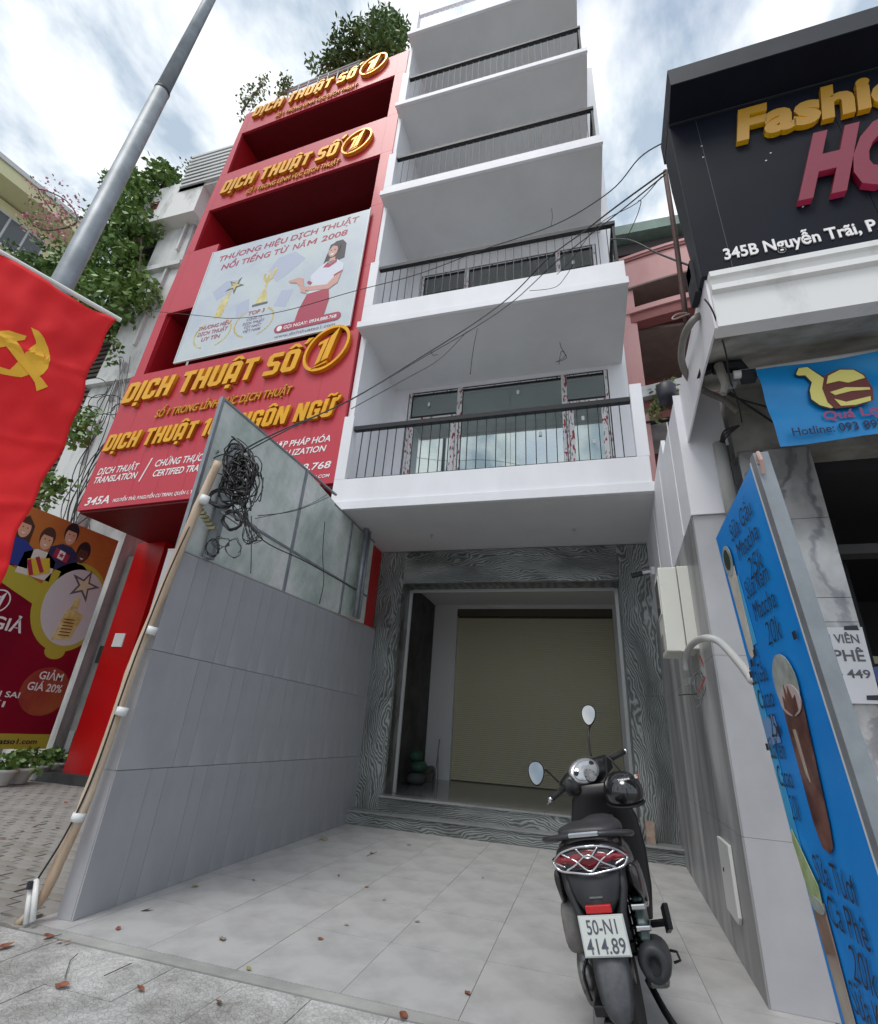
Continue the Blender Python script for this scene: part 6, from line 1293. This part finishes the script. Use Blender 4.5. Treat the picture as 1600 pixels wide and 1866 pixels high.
# mirrors: positions taken in the scooter frame
skm = Matrix.Translation((.135, 3.05, .004)) @ Matrix.Rotation(rad(-5), 4, 'Z') @ Matrix.Rotation(rad(-11), 4, 'Y'); inv = skm.inverted()
for (c, root, sgn) in ((at(977, 1409, 'y', 3.62), at(1018, 1425, 'y', 3.72), -1), (at(1072.5, 1303, 'y', 4.0), at(1077, 1378, 'y', 3.92), 1)):
    C = inv @ c; B = inv @ root
    mr = empty('mirror', tuple(C)); mr.parent = sk
    ol = []
    for k in range(24):
        t = 2*PI*k/24; ol.append((.050*math.cos(t)*(1+.22*math.sin(t)), .074*math.sin(t)))
    def rg(s, y): return [(x*s, y, z*s) for x, z in ol]
    MB().loft([rg(1, 0), rg(1.0, .012), rg(.75, .035), rg(.2, .045)]).obj('mirror_housing', blk, mr, smooth=True)
    MB().loft([rg(.90, -.0015), rg(.90, .002)]).obj('mirror_glass', mat('mirror_glass', (.42, .43, .44), .04, 1.0), mr)
    mr.rotation_euler = (rad(-14), rad(9), rad(-8 if sgn > 0 else 12))
    mid = B.lerp(C, .5)+(Vector((0, .01, .04)) if sgn < 0 else Vector((-.01, 0, 0)))
    e0 = C+Vector((.045 if sgn < 0 else 0, .03, .0 if sgn < 0 else -.06)); 
    MB().tube(smoothpts([B, mid, e0], 6), .0065, 8).obj('mirror_stem', blk, sk, smooth=True)
# helmet hanging at the right of the leg shield
hl = empty('helmet', (.192, 3.80, .945), 0, 'glossy black half helmet hanging from the scooter hook', 'helmet')
hr = []
for i in range(10):
    a = rad(-28+i*12.9); r = .122*math.cos(a); hr.append([(r*math.cos(t), r*1.12*math.sin(t), .115*math.sin(a)) for t in [2*PI*k/28 for k in range(28)]])
MB().loft(hr).obj('helmet_shell', mat('helmet_black', (.010, .010, .012), .12, coat=.8), hl, smooth=True)
MB().loft([[(r*math.cos(t), r*1.12*math.sin(t), z) for t in [2*PI*k/28 for k in range(28)]] for r, z in ((.112, -.056), (.118, -.066), (.108, -.064))]).obj('helmet_rim', rub, hl, smooth=True)
hl.rotation_euler = (rad(8), rad(-12), rad(10))
t_ = text('YAMAHA', -.035, .035, .0, .016, 0, 0, tape, hl, off=.02)
for p in t_.data.vertices:
    x, z = p.co.x, p.co.z; u = x/.122; ph = rad(58)-z/.115*1.0; rr3 = .1235
    p.co = (rr3*math.sin(u)*math.cos(ph)*1.6, -rr3*1.12*math.cos(u)*math.cos(ph), .1165*math.sin(ph)) if False else (x*1.1, -.122*1.13*math.cos(rad(44)+z*7)*math.sqrt(max(0, 1-(x/.122)**2)), .117*math.sin(rad(44)+z*7))
for k, (a, mm) in enumerate(((40, tape), (52, mat('orange_decal', (.45, .10, .02), .4)))):
    MB().box(-.008, .008, -.02, .0, -.004, .014).obj('decal', mm, hl).location = (.122*math.cos(rad(a-75))*.80, -.122*1.12*.55, .085)
hinv = (Matrix.Translation((.192, 3.80, .945)) @ hl.rotation_euler.to_matrix().to_4x4()).inverted()
hk = hinv @ at(1105, 1378, 'y', 3.88)
MB().tube(smoothpts([(-.09, 0, -.03), hk*.6+Vector((-.04, 0, .0)), hk], 5), .006, 5).tube(smoothpts([(.03, .04, .09), hk*.7+Vector((.02, 0, .02)), hk], 5), .006, 5).obj('strap', blk, hl)

# ================================================================== FALLEN LEAVES AND SCRAPS
lm = []
for k in range(3):
    v = [(0, -.5, 0), (.22, -.2, .06), (.26, .1, .09), (.12, .38, .05), (0, .5, .10), (-.12, .38, .06), (-.26, .1, .02), (-.22, -.2, .03), (0, 0, -.03+.02*k)]
    f = [(i, (i+1) % 8, 8) for i in range(8)]; lm.append((v, f))
LF = [(10, 1725, .12, 0), (88, 1707, .10, 0), (108, 1716, .06, 0), (113, 1797, .10, 0), (256, 1803, .07, 0), (398, 1827, .08, 0), (122, 1718, .05, 0), (584, 1712, .055, 0), (631, 1686, .05, 0), (668, 1617, .06, 0), (852, 1811, .07, 0), (1098, 1815, .09, 0), (735, 1852, .10, 0), (462, 1604, .05, 0), (355, 1616, .08, 1), (453, 1767, .055, 1), (267, 1659, .10, 2), (590, 1530, .20, 2), (405, 1712, .10, 2), (617, 1596, .05, 0), (677, 1555, .10, 2), (745, 1540, .09, 2), (215, 1693, .07, 0), (60, 1496, .09, 0), (64, 1507, .11, 0), (105, 1509, .08, 0), (58, 1490, .07, 0), (40, 1515, .06, 0), (5, 1528, .09, 0), (76, 1447, .08, 0), (48, 1450, .07, 0), (120, 1463, .10, 0), (30, 1527, .06, 2), (760, 1680, .06, 2), (880, 1600, .05, 2), (700, 1640, .05, 2)]
LL = ['dry red leaf at the very left edge of the patterned pavement', 'leaf with long dark stalk before the foot of the bamboo pole', 'small leaf fragment joined to the stalked leaf before the wall end', 'split red leaf on the pavement straight below the wall end', 'small red brown leaf on the patterned pavement, second along the bottom', 'rounded red brown leaf on the patterned pavement, third along the bottom', 'tiny dark leaf right of the stalked leaf near the wall end', 'upright curled red leaf, nearer of the pair in the middle of the porch', 'upright curled red leaf, farther of the pair in the middle of the porch', 'little brown leaf alone on the porch tiles toward the steps', 'brown leaf on the front porch tile left of the scooter wheel', 'curled red leaf just left of the rear tyre of the scooter', 'red leaf at the bottom edge of the picture, in its middle', 'small dark leaf on the porch beside the grey wall, halfway to the steps', 'yellow green leaf on the porch near the foot of the grey wall', 'yellow leaf lying on the front edge strip of the porch', 'faded folded leaf close to the front end of the grey wall', 'large pale brown leaf stain near the left end of the steps', 'faded leaf in the middle of the front left porch tile', 'brown leaf on the second row of tiles from the steps', 'thin faded leaf near the middle of the steps', 'faint curled leaf before the steps, nearest the scooter', 'dark leaf on the first porch tile by the wall end', 'dark leaf in the middle of the paver sidewalk, uppermost of the cluster', 'long red leaf in the middle cluster on the paver sidewalk', 'dark leaf right of the middle cluster on the paver sidewalk', 'small leaf left in the middle cluster on the paver sidewalk', 'dark leaf at the lower left of the middle cluster on the pavers', 'leaf at the left picture edge on the pavers', 'leaf on the pavers just in front of the dark shop step', 'leaf on the pavers in front of the white pots', 'red leaf on the pavers nearest the bamboo pole', 'faded leaf low in the cluster on the paver sidewalk', 'faint leaf on the porch tile left of the number plate', 'faint leaf between the scooter and the steps', 'faint leaf on the porch tiles in front of the shutter']
for k, (px, py, s, c) in enumerate(LF):
    p = at(px, py, 'z', .002 if px > 150 or py > 1690 else -.004); v, f = lm[k % 3]
    me = MB().add([(x*s*.8, y*s*.8, z*s*.8) for x, y, z in v], f).mesh('leaf', fix=False)
    o = link('fallen_leaf', me, (dry1, dry2, mat('faint_brown_leaf', (.27, .24, .18), .8))[c]); o.location = (p.x, p.y, p.z+.004); o.rotation_euler = (R_.uniform(-.2, .2), R_.uniform(-.2, .2), R_.uniform(0, 6.3))
    where = 'on the patterned pavement' if py > 1690 and px < 560 or py > 1790 else ('on the paver sidewalk at the left' if px < 140 and py < 1600 else 'on the porch floor tiles')
    tagit(o, LL[k], 'leaf', 'fallen leaves '+where)
for (pts, lab) in (([(118, 1782), (128, 1750), (142, 1738)], 'curved dark twig on the patterned pavement'), ([(190, 1778), (240, 1755)], 'straight thin twig on the patterned pavement'), ([(668, 1560), (687, 1552)], 'short twig on the porch tiles near the steps'), ([(80, 1712), (112, 1702)], 'dark leaf stalk on the pavement at the left')):
    tagit(MB().tube([at(x, y, 'z', .006) for x, y in pts], .0022, 5).obj('twig', bark), lab, 'twig')
